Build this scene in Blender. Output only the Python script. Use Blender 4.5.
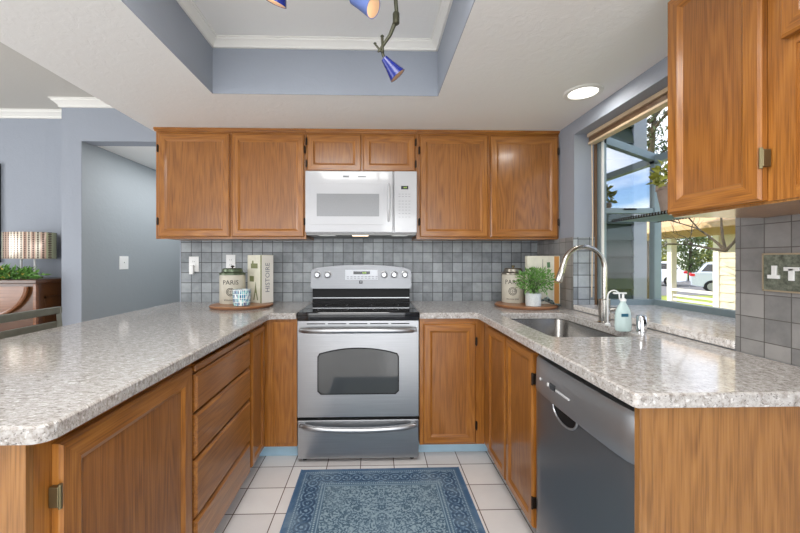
import bpy, bmesh, math, random
from mathutils import Matrix, Vector
from mathutils.geometry import tessellate_polygon
for o in list(bpy.data.objects): bpy.data.objects.remove(o)
sc = bpy.context.scene
COL = sc.collection
random.seed(7)
PI = math.pi

# ---------------------------------------------------------------- camera
cd = bpy.data.cameras.new('camera'); cam = bpy.data.objects.new('camera', cd); COL.objects.link(cam)
cam.location = (0, 0, 1.24); cam.rotation_euler = (math.radians(90), 0, -math.radians(1.5))
cd.sensor_width = 36; cd.lens = 36*362/800; cd.shift_x = (400-384.48)/800; cd.shift_y = -6.5/800
cd.clip_start = 0.02; cd.clip_end = 300
sc.camera = cam
# ---------------------------------------------------------------- world, sun, fill lamps, exposure
w = bpy.data.worlds.new('world'); sc.world = w; w.use_nodes = True
nt = w.node_tree; nt.nodes.clear()
out = nt.nodes.new('ShaderNodeOutputWorld'); bg = nt.nodes.new('ShaderNodeBackground')
sky = nt.nodes.new('ShaderNodeTexSky'); sky.sky_type = 'NISHITA'; sky.sun_disc = False
sky.sun_elevation = math.radians(36); sky.sun_rotation = math.radians(-125); sky.air_density = 1.0; sky.dust_density = .2
tc = nt.nodes.new('ShaderNodeTexCoord'); ns = nt.nodes.new('ShaderNodeTexNoise'); ns.inputs['Scale'].default_value = 3.2; ns.inputs['Detail'].default_value = 7
mp = nt.nodes.new('ShaderNodeMapping'); mp.inputs['Scale'].default_value = (1, 1, 3.5)
rp = nt.nodes.new('ShaderNodeValToRGB'); rp.color_ramp.elements[0].position = .40; rp.color_ramp.elements[1].position = .62
mx = nt.nodes.new('ShaderNodeMixRGB'); mx.inputs[2].default_value = (9.5, 9.6, 10, 1)
nt.links.new(tc.outputs['Generated'], mp.inputs[0]); nt.links.new(mp.outputs[0], ns.inputs['Vector'])
nt.links.new(ns.outputs[0], rp.inputs[0]); nt.links.new(rp.outputs[0], mx.inputs[0])
tn = nt.nodes.new('ShaderNodeMixRGB'); tn.blend_type = 'MULTIPLY'; tn.inputs[0].default_value = 1; tn.inputs[2].default_value = (.72, .86, 1.1, 1); nt.links.new(sky.outputs[0], tn.inputs[1]); nt.links.new(tn.outputs[0], mx.inputs[1]); nt.links.new(mx.outputs[0], bg.inputs[0]); nt.links.new(bg.outputs[0], out.inputs[0])
bg.inputs[1].default_value = .17

def light(name, kind, loc, rot, power, color=(1, 1, 1), size=None, **k):
    d = bpy.data.lights.new(name, kind); d.energy = power; d.color = color
    if kind == 'AREA':
        d.shape = 'RECTANGLE'; d.size, d.size_y = size
    for a, b in k.items(): setattr(d, a, b)
    o = bpy.data.objects.new(name, d); COL.objects.link(o); o.location = loc
    o.rotation_euler = rot
    return o
sun = light('sun', 'SUN', (0, 0, 10), (0, 0, 0), 3.4, (1, .95, .86), angle=.009)
sun.rotation_euler = Vector((.78, -.12, -.55)).to_track_quat('-Z', 'Y').to_euler()
# added area lamps before closed walls, standing in for window daylight behind and left
light('rear_window_fill', 'AREA', (-1.7, -2.9, 1.2), (math.radians(90), 0, 0), 56, (.95, .975, 1), (4.6, 2.2), spread=math.radians(175))
light('rear_side_fill', 'AREA', (.7, -2.9, 1.3), (math.radians(90), 0, -math.radians(-8)), 22, (.95, .975, 1), (1.1, 1.8))
light('dining_fill', 'AREA', (-4.92, .6, 1.45), (math.radians(90), 0, -math.radians(90)), 50, (.97, .985, 1), (2.6, 1.6))
light('hall_fill', 'AREA', (-1.75, 3.9, 2.165), (0, 0, 0), 11, (.98, .985, 1), (.3, 1.8))  # unseen fill added to brighten the hall walls
light('tray_fill', 'AREA', (-.27, .35, 2.38), (0, 0, 0), 24, (1, .99, .97), (.9, 1.2))  # added soft fill inside the tray, lifting floor and cabinet fronts
light('rear_overhead_fill', 'AREA', (-.3, -1.6, 2.4), (math.radians(25), 0, 0), 11, (1, .99, .98), (1.6, .8))  # unseen overhead fill added behind the camera
sc.view_settings.view_transform = 'Standard'; sc.view_settings.look = 'None'
sc.view_settings.exposure = 0.68; sc.view_settings.gamma = 1; sc.view_settings.use_curve_mapping = False

# ---------------------------------------------------------------- materials
def S(r, g, b): # sRGB 0-255 -> linear
    return tuple(((c/255)/12.92 if c/255 <= .04045 else ((c/255+.055)/1.055)**2.4) for c in (r, g, b)) + (1,)
class NT:
    def __init__(s, name):
        s.m = bpy.data.materials.new(name); s.m.use_nodes = True; s.t = s.m.node_tree
        s.b = s.t.nodes['Principled BSDF']
    def n(s, typ, ins=None, **props):
        x = s.t.nodes.new('ShaderNode'+typ)
        for k, v in props.items(): setattr(x, k, v)
        for k, v in (ins or {}).items():
            if isinstance(v, bpy.types.NodeSocket): s.t.links.new(v, x.inputs[k])
            else: x.inputs[k].default_value = v
        return x
    def L(s, a, b): s.t.links.new(a, b)
    def ramp(s, fac, stops, interp='LINEAR'):
        r = s.n('ValToRGB', {0: fac}); cr = r.color_ramp; cr.interpolation = interp
        while len(cr.elements) < len(stops): cr.elements.new(.5)
        for e, (p, c) in zip(cr.elements, stops): e.position = p; e.color = c if len(c) == 4 else (*c, 1)
        return r.outputs[0]
    def mix(s, f, a, b, blend='MIX'):
        return s.n('MixRGB', {0: f, 1: a, 2: b}, blend_type=blend).outputs[0]
    def math(s, op, *a):
        return s.n('Math', dict(enumerate(a)), operation=op).outputs[0]
    def bump(s, h, strength=.3, dist=.002):
        s.L(s.n('Bump', {'Height': h, 'Strength': strength, 'Distance': dist}).outputs[0], s.b.inputs['Normal'])
    def obj(s, scale=(1, 1, 1), loc=(0, 0, 0)):
        return s.n('Mapping', {0: s.n('TexCoord').outputs['Object'], 'Scale': scale, 'Location': loc}).outputs[0]
def simple(name, col, rough=.5, metal=0, noise=0, nscale=20, **k):
    q = NT(name); q.b.inputs['Roughness'].default_value = rough; q.b.inputs['Metallic'].default_value = metal
    if noise:
        f = q.n('TexNoise', {'Vector': q.obj(), 'Scale': nscale, 'Detail': 4}).outputs[0]
        lo = tuple(c*(1-noise) for c in col[:3]); hi = tuple(min(1, c*(1+noise)) for c in col[:3])
        q.L(q.ramp(f, [(.3, lo), (.7, hi)]), q.b.inputs['Base Color'])
    else: q.b.inputs['Base Color'].default_value = col
    for a, b in k.items(): q.b.inputs[a.replace('_', ' ')].default_value = b
    return q.m
def oak(name, axis, lo=S(106, 62, 20), mid=S(162, 104, 42), hi=S(194, 138, 68), rough=.3):
    q = NT(name)
    sx = [1, 1, 1]; sx[axis] = .11
    rnd = q.n('ObjectInfo').outputs['Random']
    off = q.n('VectorMath', {0: q.n('CombineXYZ', {0: rnd, 1: rnd, 2: rnd}).outputs[0], 'Scale': 7.3}, operation='SCALE').outputs[0]
    base = q.n('VectorMath', {0: q.n('TexCoord').outputs['Object'], 1: off}, operation='ADD').outputs[0]
    v = q.n('Mapping', {0: base, 'Scale': sx}).outputs[0]
    big = q.n('TexNoise', {'Vector': v, 'Scale': 7.5, 'Detail': 2, 'Roughness': .45}).outputs[0]
    rings = q.math('SINE', q.math('MULTIPLY', big, 85.0))
    rings = q.math('MULTIPLY_ADD', rings, .5, .5)
    s2 = [260, 260, 260]; s2[axis] = 7
    v2 = q.n('Mapping', {0: base, 'Scale': s2}).outputs[0]
    pores = q.n('TexNoise', {'Vector': v2, 'Scale': 1, 'Detail': 3}).outputs[0]
    amp = q.n('TexNoise', {'Vector': q.n('Mapping', {0: base, 'Scale': (2, 2, 2)}).outputs[0], 'Scale': 1.5}).outputs[0]
    f = q.math('ADD', q.math('MULTIPLY', q.math('MULTIPLY', rings, amp), .2), q.math('MULTIPLY_ADD', pores, .55, .14))
    tone = q.n('TexNoise', {'Vector': v, 'Scale': 2.2, 'Detail': 2}).outputs[0]
    c = q.ramp(f, [(.28, lo), (.5, mid), (.8, hi)])
    c = q.mix(q.math('MULTIPLY', tone, .35), c, S(148, 86, 28), 'MIX')
    q.L(c, q.b.inputs['Base Color']); q.b.inputs['Roughness'].default_value = rough
    q.b.inputs['Coat Weight'].default_value = .35; q.b.inputs['Coat Roughness'].default_value = .16
    q.bump(f, .12, .0015)
    return q.m
OV, OX, OY = oak('oak_upright', 2), oak('oak_across', 0), oak('oak_along', 1)
OP = oak('oak_door_panel', 2, S(98, 58, 20), S(150, 96, 42), S(180, 124, 62)); HV = oak('honey_oak_upright', 2, S(104, 70, 32), S(154, 108, 56), S(180, 136, 80))
def granite(name, stretch=(1, 1, 1), lift=0):
    q = NT(name); v = q.obj(stretch)
    n1 = q.n('TexNoise', {'Vector': v, 'Scale': 62, 'Detail': 6, 'Roughness': .72}).outputs[0]
    c = q.ramp(n1, [(.3, S(132+lift, 122+lift, 114+lift)), (.42, S(176+lift, 169+lift, 162+lift)), (.52, S(196+lift, 191+lift, 186+lift)), (.68, S(214+lift, 211+lift, 207+lift))])
    n2 = q.n('TexNoise', {'Vector': v, 'Scale': 190, 'Detail': 3, 'Roughness': .6}).outputs[0]
    c = q.mix(q.ramp(n2, [(.58, (0, 0, 0)), (.66, (.75,)*3)]), c, S(98, 92, 88))
    n3 = q.n('TexNoise', {'Vector': v, 'Scale': 75, 'Detail': 2}).outputs[0]
    c = q.mix(q.ramp(n3, [(.62, (0, 0, 0)), (.7, (.7,)*3)]), c, S(232, 230, 226))
    q.L(c, q.b.inputs['Base Color']); q.b.inputs['Roughness'].default_value = .09
    return q.m
GRN = granite('speckled_granite', lift=-8); GRL = granite('speckled_granite_flecked', (.8, 2.0, 1), lift=-18)
def tile(name, ax, size, off, c1, c2, cm, mort, rough=.35, nsc=14, bias=0.):
    q = NT(name); t = q.n('SeparateXYZ', {0: q.n('TexCoord').outputs['Object']})
    a = q.math('SUBTRACT', t.outputs[ax[0]], off[0]); b = q.math('SUBTRACT', t.outputs[ax[1]], off[1])
    v = q.n('CombineXYZ', {0: a, 1: b}).outputs[0]
    br = q.n('TexBrick', {'Vector': v, 'Color1': (.0, 0, 0, 1), 'Color2': (1, 1, 1, 1), 'Mortar': (.5, .5, .5, 1), 'Scale': 1,
             'Mortar Size': mort, 'Mortar Smooth': .25, 'Bias': 0, 'Brick Width': size, 'Row Height': size}, offset=0, squash=1)
    nn = q.n('TexNoise', {'Vector': q.obj(), 'Scale': nsc, 'Detail': 5, 'Roughness': .65}).outputs[0]
    f = q.math('ADD', q.math('MULTIPLY', br.outputs[0], .4), q.math('MULTIPLY', nn, .75))
    c = q.ramp(f, [(.25, c1), (.8, c2)])
    c = q.mix(br.outputs[1], c, cm)
    q.L(c, q.b.inputs['Base Color']); q.b.inputs['Roughness'].default_value = rough
    q.bump(q.math('ADD', q.math('SUBTRACT', 1, br.outputs[1]), q.math('MULTIPLY', nn, .25)), .5, .002)
    return q.m
TBK = tile('grey_tile_back', (0, 2), .0785, (-1.506-.785, .906-.785), S(112, 117, 120), S(166, 171, 174), S(58, 60, 61), .0026)
TRT = tile('grey_tile_side', (1, 2), .0785, (1.247-.785*4, .967-.785), S(112, 111, 110), S(150, 147, 144), S(84, 80, 76), .0016)  # warm light put into the side tiles as a browner colour
FLT = tile('floor_tile', (0, 1), .2015, (-.087-.2015*60, 1.783-.2015*60), S(218, 214, 213), S(234, 231, 229), S(110, 96, 90), .0028, .22, 5)
WALL = simple('grey_blue_paint', S(168, 176, 189), .75, noise=.05, nscale=6)
WALLD = simple('grey_paint', S(160, 168, 172), .75, noise=.06, nscale=7)
def plaster(name, col):
    q = NT(name); n1 = q.n('TexNoise', {'Vector': q.obj(), 'Scale': 22, 'Detail': 5, 'Roughness': .6, 'Distortion': .8}).outputs[0]
    q.b.inputs['Base Color'].default_value = col; q.b.inputs['Roughness'].default_value = .6
    q.bump(q.ramp(n1, [(.42, (0, 0, 0)), (.6, (1, 1, 1))]), .2, .002); return q.m
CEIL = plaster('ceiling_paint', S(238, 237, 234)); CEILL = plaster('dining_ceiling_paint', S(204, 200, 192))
WALL = plaster('grey_blue_plaster', S(150, 156, 166)); WALLD = plaster('grey_plaster', S(152, 159, 163))
TRIM = simple('white_trim', S(232, 230, 224), .45)
WHITE = simple('white_enamel', S(192, 192, 194), .18, Coat_Weight=.5)
PLAST = simple('white_plastic', S(238, 238, 236), .35)
def brushed(name, col, rough=.28, axis=0):
    q = NT(name); s = [400, 400, 400]; s[axis] = 3
    n1 = q.n('TexNoise', {'Vector': q.obj(s), 'Scale': 1, 'Detail': 2}).outputs[0]
    q.L(q.ramp(n1, [(.3, tuple(c*.9 for c in col[:3])), (.7, tuple(min(1, c*1.06) for c in col[:3]))]), q.b.inputs['Base Color'])
    q.b.inputs['Metallic'].default_value = .92; q.L(q.math('MULTIPLY_ADD', n1, .1, rough-.05), q.b.inputs['Roughness'])
    return q.m
STEEL = brushed('brushed_steel', S(172, 173, 175), .32); STEELY = simple('dark_stainless', S(132, 133, 135), .3, .85); STEELP = simple('dark_stainless_panel', S(160, 161, 163), .34, .8)
STEELB = brushed('sink_steel', S(150, 148, 145), .25, 1)
CHROME = simple('chrome', S(210, 210, 212), .08, 1); NICKEL = simple('nickel', S(190, 186, 178), .2, 1)
BRONZE = simple('antique_brass', S(120, 110, 82), .35, .9); DARKM = simple('dark_hinge_metal', S(44, 34, 26), .45, .6)
BLKG = simple('black_glass', S(14, 14, 15), .05, Coat_Weight=.6); BLK = simple('black_enamel', S(16, 16, 17), .5, Specular_IOR_Level=.25)
OVEN = simple('oven_glass', S(64, 66, 66), .07, Coat_Weight=.5)
MWG = simple('microwave_window', S(150, 151, 153), .12, noise=.04, nscale=300)
GREY = simple('grey_print', S(120, 122, 126), .5); DKP = simple('dark_print', S(52, 48, 44), .6)
TOE = simple('blue_toe_kick', S(176, 208, 226), .4, noise=.06, nscale=9)
def glass(name, tint=(1, 1, 1, 1), refl=1.45, floor_=0.0):
    q = NT(name); t = q.t
    g = q.n('BsdfGlossy', {'Roughness': .01}); tr = q.n('BsdfTransparent', {'Color': tint}); fa = q.n('LayerWeight', {'Blend': .5}).outputs['Facing']
    f0 = ((refl-1)/(refl+1))**2; f = q.math('MAXIMUM', q.math('MULTIPLY_ADD', q.math('POWER', fa, 5), 1-f0, f0), floor_)
    mxs = q.n('MixShader', {0: f, 1: tr.outputs[0], 2: g.outputs[0]})
    q.L(mxs.outputs[0], t.nodes['Material Output'].inputs[0]); return q.m
GLASS = glass('window_glass'); GLASSR = glass('coated_window_glass', floor_=.62); GLSH = glass('shelf_glass', (.8, .88, .9, 1), 1.5, .15)
FRAME = simple('blue_grey_aluminium', S(138, 152, 156), .4, .3)
BLIND = simple('cream_blind', S(214, 190, 158), .5, noise=.1, nscale=30)
BROWNJ = simple('brown_jamb', S(110, 84, 60), .5)
def emis(name, col, s):
    q = NT(name); q.b.inputs['Base Color'].default_value = col; q.b.inputs['Emission Color'].default_value = col
    q.b.inputs['Emission Strength'].default_value = s; return q.m
LAMPE = emis('lamp_lens', (1, .97, .92, 1), 2.2); WARME = emis('warm_bulb', (1, .76, .52, 1), 1.8); GRNE = emis('green_digits', S(150, 190, 60), .7)
BLUEG = simple('blue_glass_shade', S(14, 30, 112), .25)
BLUEL = simple('frosted_blue_shade', S(88, 106, 160), .35)
BRANCH = simple('olive_bronze', S(62, 62, 46), .45, .4)
GREEN = simple('fresh_leaf', S(104, 150, 72), .5, noise=.35, nscale=60)
DGREEN = simple('dark_leaf', S(56, 78, 38), .6, noise=.4, nscale=9)
YGREEN = simple('yellow_green_leaf', S(150, 152, 60), .6, noise=.35, nscale=7)  # yellow-green foliage colour
BARK = simple('bark', S(74, 62, 46), .9, noise=.3, nscale=25)
TERRA = simple('grey_brown_pot', S(150, 132, 120), .7, noise=.12, nscale=30)
WOODB = oak('walnut_board', 0, S(132, 86, 54), S(174, 122, 82), S(196, 150, 108), .45)
PIANO = oak('piano_wood', 0, S(44, 30, 20), S(70, 48, 32), S(94, 66, 44), .3)
PIANOL = oak('piano_panel_wood', 0, S(96, 58, 36), S(128, 84, 56), S(148, 102, 72), .25)
CHAIR = simple('grey_green_wood', S(104, 106, 96), .45, noise=.1, nscale=30)
CANV = simple('cream_tin', S(196, 190, 174), .5, noise=.08, nscale=25); TING = simple('green_tin', S(88, 100, 78), .3, .5, noise=.15)
PEWT = simple('pewter', S(142, 136, 124), .3, .8, noise=.12)
BOOK = simple('cream_cover', S(214, 210, 192), .6, noise=.06, nscale=30); SPINE = simple('pale_spine', S(222, 218, 208), .6)
OLIVE = simple('olive_print', S(120, 124, 84), .6); ORNG = simple('orange_wood', S(200, 142, 76), .5)
LAWN = simple('lawn', S(150, 160, 60), .9, noise=.3, nscale=2); ASPH = simple('asphalt', S(120, 118, 118), .9, noise=.1)
SIDD = simple('green_siding', S(38, 52, 45), .7); SIDT = simple('grey_corner_board', S(150, 154, 164), .7)
CREAM = simple('cream_siding', S(214, 202, 178), .8, noise=.06, nscale=5); PWHITE = simple('white_porch_paint', S(240, 234, 224), .6)
PTAN = simple('tan_soffit', S(196, 164, 122), .8)

# ---------------------------------------------------------------- mesh helpers
class G:
    def __init__(s): s.v = []; s.f = []; s.mi = []
    def add(s, vs, fs, mi=0):
        o = len(s.v); s.v += [tuple(v) for v in vs]; s.f += [tuple(i+o for i in f) for f in fs]; s.mi += [mi]*len(fs); return s
    def box(s, x0, x1, y0, y1, z0, z1, mi=0, b=0):
        if x0 > x1: x0, x1 = x1, x0
        if y0 > y1: y0, y1 = y1, y0
        if z0 > z1: z0, z1 = z1, z0
        if b <= 0:
            return s.add([(x0,y0,z0),(x1,y0,z0),(x1,y1,z0),(x0,y1,z0),(x0,y0,z1),(x1,y0,z1),(x1,y1,z1),(x0,y1,z1)],
                     [(0,3,2,1),(4,5,6,7),(0,1,5,4),(1,2,6,5),(2,3,7,6),(3,0,4,7)], mi)
        bm = bmesh.new(); bmesh.ops.create_cube(bm, size=1)
        for v in bm.verts: v.co = Vector(((x0+x1)/2+v.co.x*(x1-x0), (y0+y1)/2+v.co.y*(y1-y0), (z0+z1)/2+v.co.z*(z1-z0)))
        bmesh.ops.bevel(bm, geom=bm.edges[:], offset=min(b, (x1-x0)*.49, (y1-y0)*.49, (z1-z0)*.49), segments=2, affect='EDGES', profile=.5)
        bm.verts.index_update()
        s.add([v.co[:] for v in bm.verts], [[v.index for v in f.verts] for f in bm.faces], mi); bm.free(); return s
    def lathe(s, prof, c=(0, 0, 0), n=28, M=None, mi=0, sx=1, sy=1):
        vs = []; fs = []
        for r, z in prof:
            for k in range(n):
                a = 2*PI*k/n; p = Vector((r*math.cos(a)*sx, r*math.sin(a)*sy, z))
                if M is not None: p = M @ p
                vs.append((p.x+c[0], p.y+c[1], p.z+c[2]))
        for j in range(len(prof)-1):
            for k in range(n):
                a, b = j*n+k, j*n+(k+1) % n
                fs.append((a, b, b+n, a+n))
        if prof[0][0] > 1e-5: fs.append(tuple(range(n-1, -1, -1)))
        if prof[-1][0] > 1e-5: fs.append(tuple(range((len(prof)-1)*n, len(prof)*n)))
        return s.add(vs, fs, mi)
    def tube(s, pts, r, n=10, mi=0, cap=True):
        pts = [Vector(p) for p in pts]; rs = r if isinstance(r, (list, tuple)) else [r]*len(pts)
        vs = []; fs = []; up = None
        for i, p in enumerate(pts):
            t = (pts[min(i+1, len(pts)-1)]-pts[max(i-1, 0)]).normalized()
            if up is None:
                up = Vector((0, 0, 1)) if abs(t.z) < .9 else Vector((1, 0, 0))
            a = t.cross(up).normalized(); b = a.cross(t).normalized(); up = b
            for k in range(n):
                q = 2*PI*k/n; vs.append(p+(a*math.cos(q)+b*math.sin(q))*rs[i])
        for j in range(len(pts)-1):
            for k in range(n):
                a, b = j*n+k, j*n+(k+1) % n; fs.append((a, a+n, b+n, b))
        if cap: fs += [tuple(range(n)), tuple(range(len(pts)*n-1, (len(pts)-1)*n-1, -1))]
        return s.add(vs, fs, mi)
    def prism(s, poly, mat, t0, t1, mi=0):
        """polygon (a,c) in the plane spanned by columns of mat, from depth t0 to t1"""
        n = len(poly); vs = [mat @ Vector((a, t0, c)) for a, c in poly]+[mat @ Vector((a, t1, c)) for a, c in poly]
        fs = [(i, (i+1) % n, (i+1) % n+n, i+n) for i in range(n)]
        tri = tessellate_polygon([[Vector((a, c, 0)) for a, c in poly]])
        fs += [t for t in tri]+[(t[0]+n, t[2]+n, t[1]+n) for t in tri]
        return s.add(vs, fs, mi)
    def xf(s, M):
        s.v = [tuple(M @ Vector(v)) for v in s.v]; return s
I4 = Matrix.Identity(4)
ROOT = {}
def fix(me):
    bm = bmesh.new(); bm.from_mesh(me); bmesh.ops.recalc_face_normals(bm, faces=bm.faces); bm.to_mesh(me); bm.free()
def obj(name, g, mat, parent=None, local=False, smooth=False, loc=None, recalc=True):
    me = bpy.data.meshes.new(name)
    off = Vector((0, 0, 0))
    if not local and parent is not None: off = ROOT.get(parent, Vector((0, 0, 0)))
    if loc is not None: off = Vector(loc)
    me.from_pydata([tuple(Vector(v)-off) for v in g.v], [], g.f)
    mats = mat if isinstance(mat, (list, tuple)) else [mat]
    for m in mats: me.materials.append(m)
    if len(mats) > 1: me.polygons.foreach_set('material_index', g.mi)
    if recalc: fix(me)
    if smooth:
        me.polygons.foreach_set('use_smooth', [True]*len(me.polygons))
        try: me.set_sharp_from_angle(angle=math.radians(38))
        except Exception: pass
    o = bpy.data.objects.new(name, me); COL.objects.link(o)
    if parent is not None: o.parent = parent; ROOT[o] = ROOT.get(parent, Vector((0, 0, 0)))
    else:
        if loc is not None: o.location = loc
        ROOT[o] = Vector(loc) if loc is not None else Vector((0, 0, 0))
    return o
def thing(name, label, cat, loc=(0, 0, 0), group=None, rotz=0):
    o = bpy.data.objects.new(name, None); COL.objects.link(o); o.empty_display_size = .05
    o.location = loc; o.rotation_euler = (0, 0, rotz); o['label'] = label; o['category'] = cat
    if group: o['group'] = group
    ROOT[o] = Vector(loc); return o
def tag(o, label, cat, group=None, kind=None):
    o['label'] = label; o['category'] = cat
    if group: o['group'] = group
    if kind: o['kind'] = kind
    return o
def struct(name, g, mat, **k):
    o = obj(name, g, mat, **k); 
    if k.get('parent') is None: o['kind'] = 'structure'
    return o
def text_geo(txt, size, M, cyl=None, depth=.0004):
    """lettering as mesh: local x right, z up, front at -y; cyl=radius wraps it round a vertical axis"""
    c = bpy.data.curves.new('lettering', 'FONT'); c.body = txt; c.size = size; c.align_x = 'CENTER'; c.align_y = 'CENTER'; c.extrude = depth; c.resolution_u = 2
    o = bpy.data.objects.new('lettering', c); COL.objects.link(o)
    bpy.context.view_layer.update()
    me = bpy.data.meshes.new_from_object(o.evaluated_get(bpy.context.evaluated_depsgraph_get()))
    g = G(); vs = []
    for v in me.vertices:
        x, z, y = v.co.x, v.co.y, -v.co.z
        if cyl: a = x/cyl; p = Vector(((cyl-y)*math.sin(a), -(cyl-y)*math.cos(a), z))
        else: p = Vector((x, y, z))
        vs.append(M @ p)
    g.add(vs, [tuple(p.vertices) for p in me.polygons])
    bpy.data.objects.remove(o); bpy.data.meshes.remove(me); bpy.data.curves.remove(c)
    return g
T = Matrix.Translation
def frame(origin, u, n):
    """local x along u, local y into the furniture (-n), z up"""
    u = Vector(u); b = -Vector(n); m = Matrix(((u.x, b.x, 0, origin[0]), (u.y, b.y, 0, origin[1]), (u.z, b.z, 1, origin[2]), (0, 0, 0, 1))); return m
BACK = ((1, 0, 0), (0, -1, 0)); LEFT = ((0, 1, 0), (1, 0, 0)); RIGHT = ((0, -1, 0), (-1, 0, 0))

# ---------------------------------------------------------------- setting
KZ, LZ = 2.148, 2.476
struct('floor', G().box(-5.1, 1.43, -3.1, 6.1, -.1, 0), FLT)
struct('wall_back', G().box(-1.52, 1.43, 2.86, 2.98, 0, LZ).box(-2.27, -1.52, 2.86, 2.98, 2.16, LZ).box(-2.42, -2.27, 2.86, 2.98, 0, LZ).box(-2.42, -2.371, 2.98, 3.09, 0, LZ), WALL)
struct('wall_dining', G().box(-5.0, -2.42, 3.09, 3.2, 0, LZ), WALL)
struct('wall_hall', G().box(-2.37, -2.27, 2.9801, 6.0, 0, LZ).box(-2.271, -2.268, 2.863, 6.0, 0, 2.16).box(-2.27, -1.4, 5.9, 6.0, 0, LZ).box(-1.5, -1.4, 2.98, 5.9, 0, LZ), WALLD)
struct('wall_left', G().box(-5.1, -5.0, -3.0, 3.2, 0, LZ), WALL)
struct('wall_front', G().box(-5.1, 1.43, -3.1, -3.0, 0, LZ), WALL)
# right wall with the garden window opening
wy0, wy1, wz0, wz1 = 1.265, 2.33, .93, 2.06
struct('wall_right', G().box(1.30, 1.43, -3.0, wy0, 0, LZ).box(1.30, 1.43, wy1, 2.86, 0, LZ).box(1.30, 1.43, wy0, wy1, 0, wz0).box(1.30, 1.43, wy0, wy1, wz1, LZ), WALL)
# ceilings
tx0, tx1, ty0, ty1 = -.888, .35, -.6, 2.0
struct('ceiling', G().box(-1.52, tx0, -1.2, 2.86, KZ, 2.2).box(tx1, 1.30, -1.2, 2.86, KZ, 2.2).box(tx0, tx1, ty1, 2.86, KZ, 2.2).box(tx0, tx1, -1.2, ty0, KZ, 2.2)
       .box(tx0, tx1, ty0, ty1, 2.44, 2.47), CEIL)
struct('wall_tray', G().box(tx0-.03, tx0, ty0-.03, ty1+.03, 2.2, 2.44).box(tx1, tx1+.03, ty0-.03, ty1+.03, 2.2, 2.44).box(tx0, tx1, ty1, ty1+.03, 2.2, 2.44).box(tx0, tx1, ty0-.03, ty0, 2.2, 2.44)
       .box(tx0-.002, tx0, ty0, ty1, KZ+.001, 2.2).box(tx0, tx1, ty1-.0, ty1+.002, KZ+.001, 2.2), WALL)
# painted faces of the tray opening down to the lower ceiling
struct('wall_tray_face', G().box(tx0, tx0+.003, ty0, ty1, KZ, 2.44).box(tx1-.003, tx1, ty0, ty1, KZ, 2.44).box(tx0, tx1, ty1-.003, ty1, KZ, 2.44), WALL)
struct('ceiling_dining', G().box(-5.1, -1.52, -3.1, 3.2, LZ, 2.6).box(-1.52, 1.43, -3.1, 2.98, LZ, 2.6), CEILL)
struct('ceiling_hall', G().box(-2.27, -1.5, 2.98, 5.9, 2.17, 2.22), CEIL)
struct('ceiling_drop_side', G().box(-1.56, -1.52, -1.2, 2.86, KZ, LZ).box(-1.56, 1.28, -1.24, -1.2, KZ, LZ), CEIL)
def crown(name, segs, zt, h, d):
    """segs: (p0, p1, inward normal); stepped ogee profile"""
    prof = [(0, -h), (.25*d, -h), (.3*d, -.72*h), (.62*d, -.42*h), (.8*d, -.3*h), (.84*d, -.12*h), (d, -.1*h), (d, 0), (0, 0)]
    g = G()
    for (ax, ay), (bx, by), (nx, ny), e0, e1 in segs:
        t = Vector((bx-ax, by-ay, 0)).normalized(); n = Vector((nx, ny, 0)); m = len(prof)
        vs = []
        for (px, py, sgn, e) in ((ax, ay, 1, e0), (bx, by, -1, e1)):
            for o, z in prof:
                vs.append(Vector((px, py, zt+z))+n*o+t*(sgn*o*e))
        fs = [(i, (i+1) % m, (i+1) % m+m, i+m) for i in range(m)]
        fs += [tuple(range(m)), tuple(range(2*m-1, m-1, -1))]
        g.add(vs, fs)
    return struct(name, g, TRIM)
crown('trim_1', [((tx0, ty1-.003), (tx1, ty1-.003), (0, -1), 1, 1), ((tx0+.003, ty0), (tx0+.003, ty1), (1, 0), 1, 1), ((tx1-.003, ty0), (tx1-.003, ty1), (-1, 0), 1, 1)], 2.44, .045, .045)
crown('trim_2', [((-5, 3.09), (-2.42, 3.09), (0, -1), 0, 0), ((-2.42, 2.86), (-1.56, 2.86), (0, -1), -1, 0), ((-2.42, 2.86), (-2.42, 3.09), (-1, 0), -1, 0)], LZ, .06, .055)
# backsplash tiling
struct('trim_3', G().box(-1.506, 1.292, 2.852, 2.86, .916, 1.45), TBK)
struct('trim_4', G().box(1.292, 1.30, 2.33, 2.852, .916, 1.39).box(1.292, 1.30, .0, 1.265, .916, 1.40), TRT)
struct('trim_5', G().box(1.292, 1.44, 2.322, 2.33, .951, 1.39), TBK)
# patio door and window frames on the walls behind and beside the camera
def flatwin(name, M, w, h, nx):
    g = G().box(-w/2-.06, -w/2, 0, .03, 0, h).box(w/2, w/2+.06, 0, .03, 0, h).box(-w/2-.06, w/2+.06, 0, .03, h, h+.06).box(-w/2-.06, w/2+.06, 0, .03, -.05, 0)
    for i in range(1, nx): g.box(-w/2+w*i/nx-.02, -w/2+w*i/nx+.02, 0, .03, 0, h)
    g.xf(M); o = struct(name, g, TRIM); return o
flatwin('window_2', frame((-1.7, -3.0, .15), (1, 0, 0), (0, -1, 0)), 3.1, 2.1, 3)
flatwin('window_3', frame((.85, -3.0, .85), (1, 0, 0), (0, -1, 0)), 1.2, 1.3, 2)
flatwin('window_4', frame((-5.0, .6, .65), (0, 1, 0), (-1, 0, 0)), 2.6, 1.6, 3)

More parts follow.
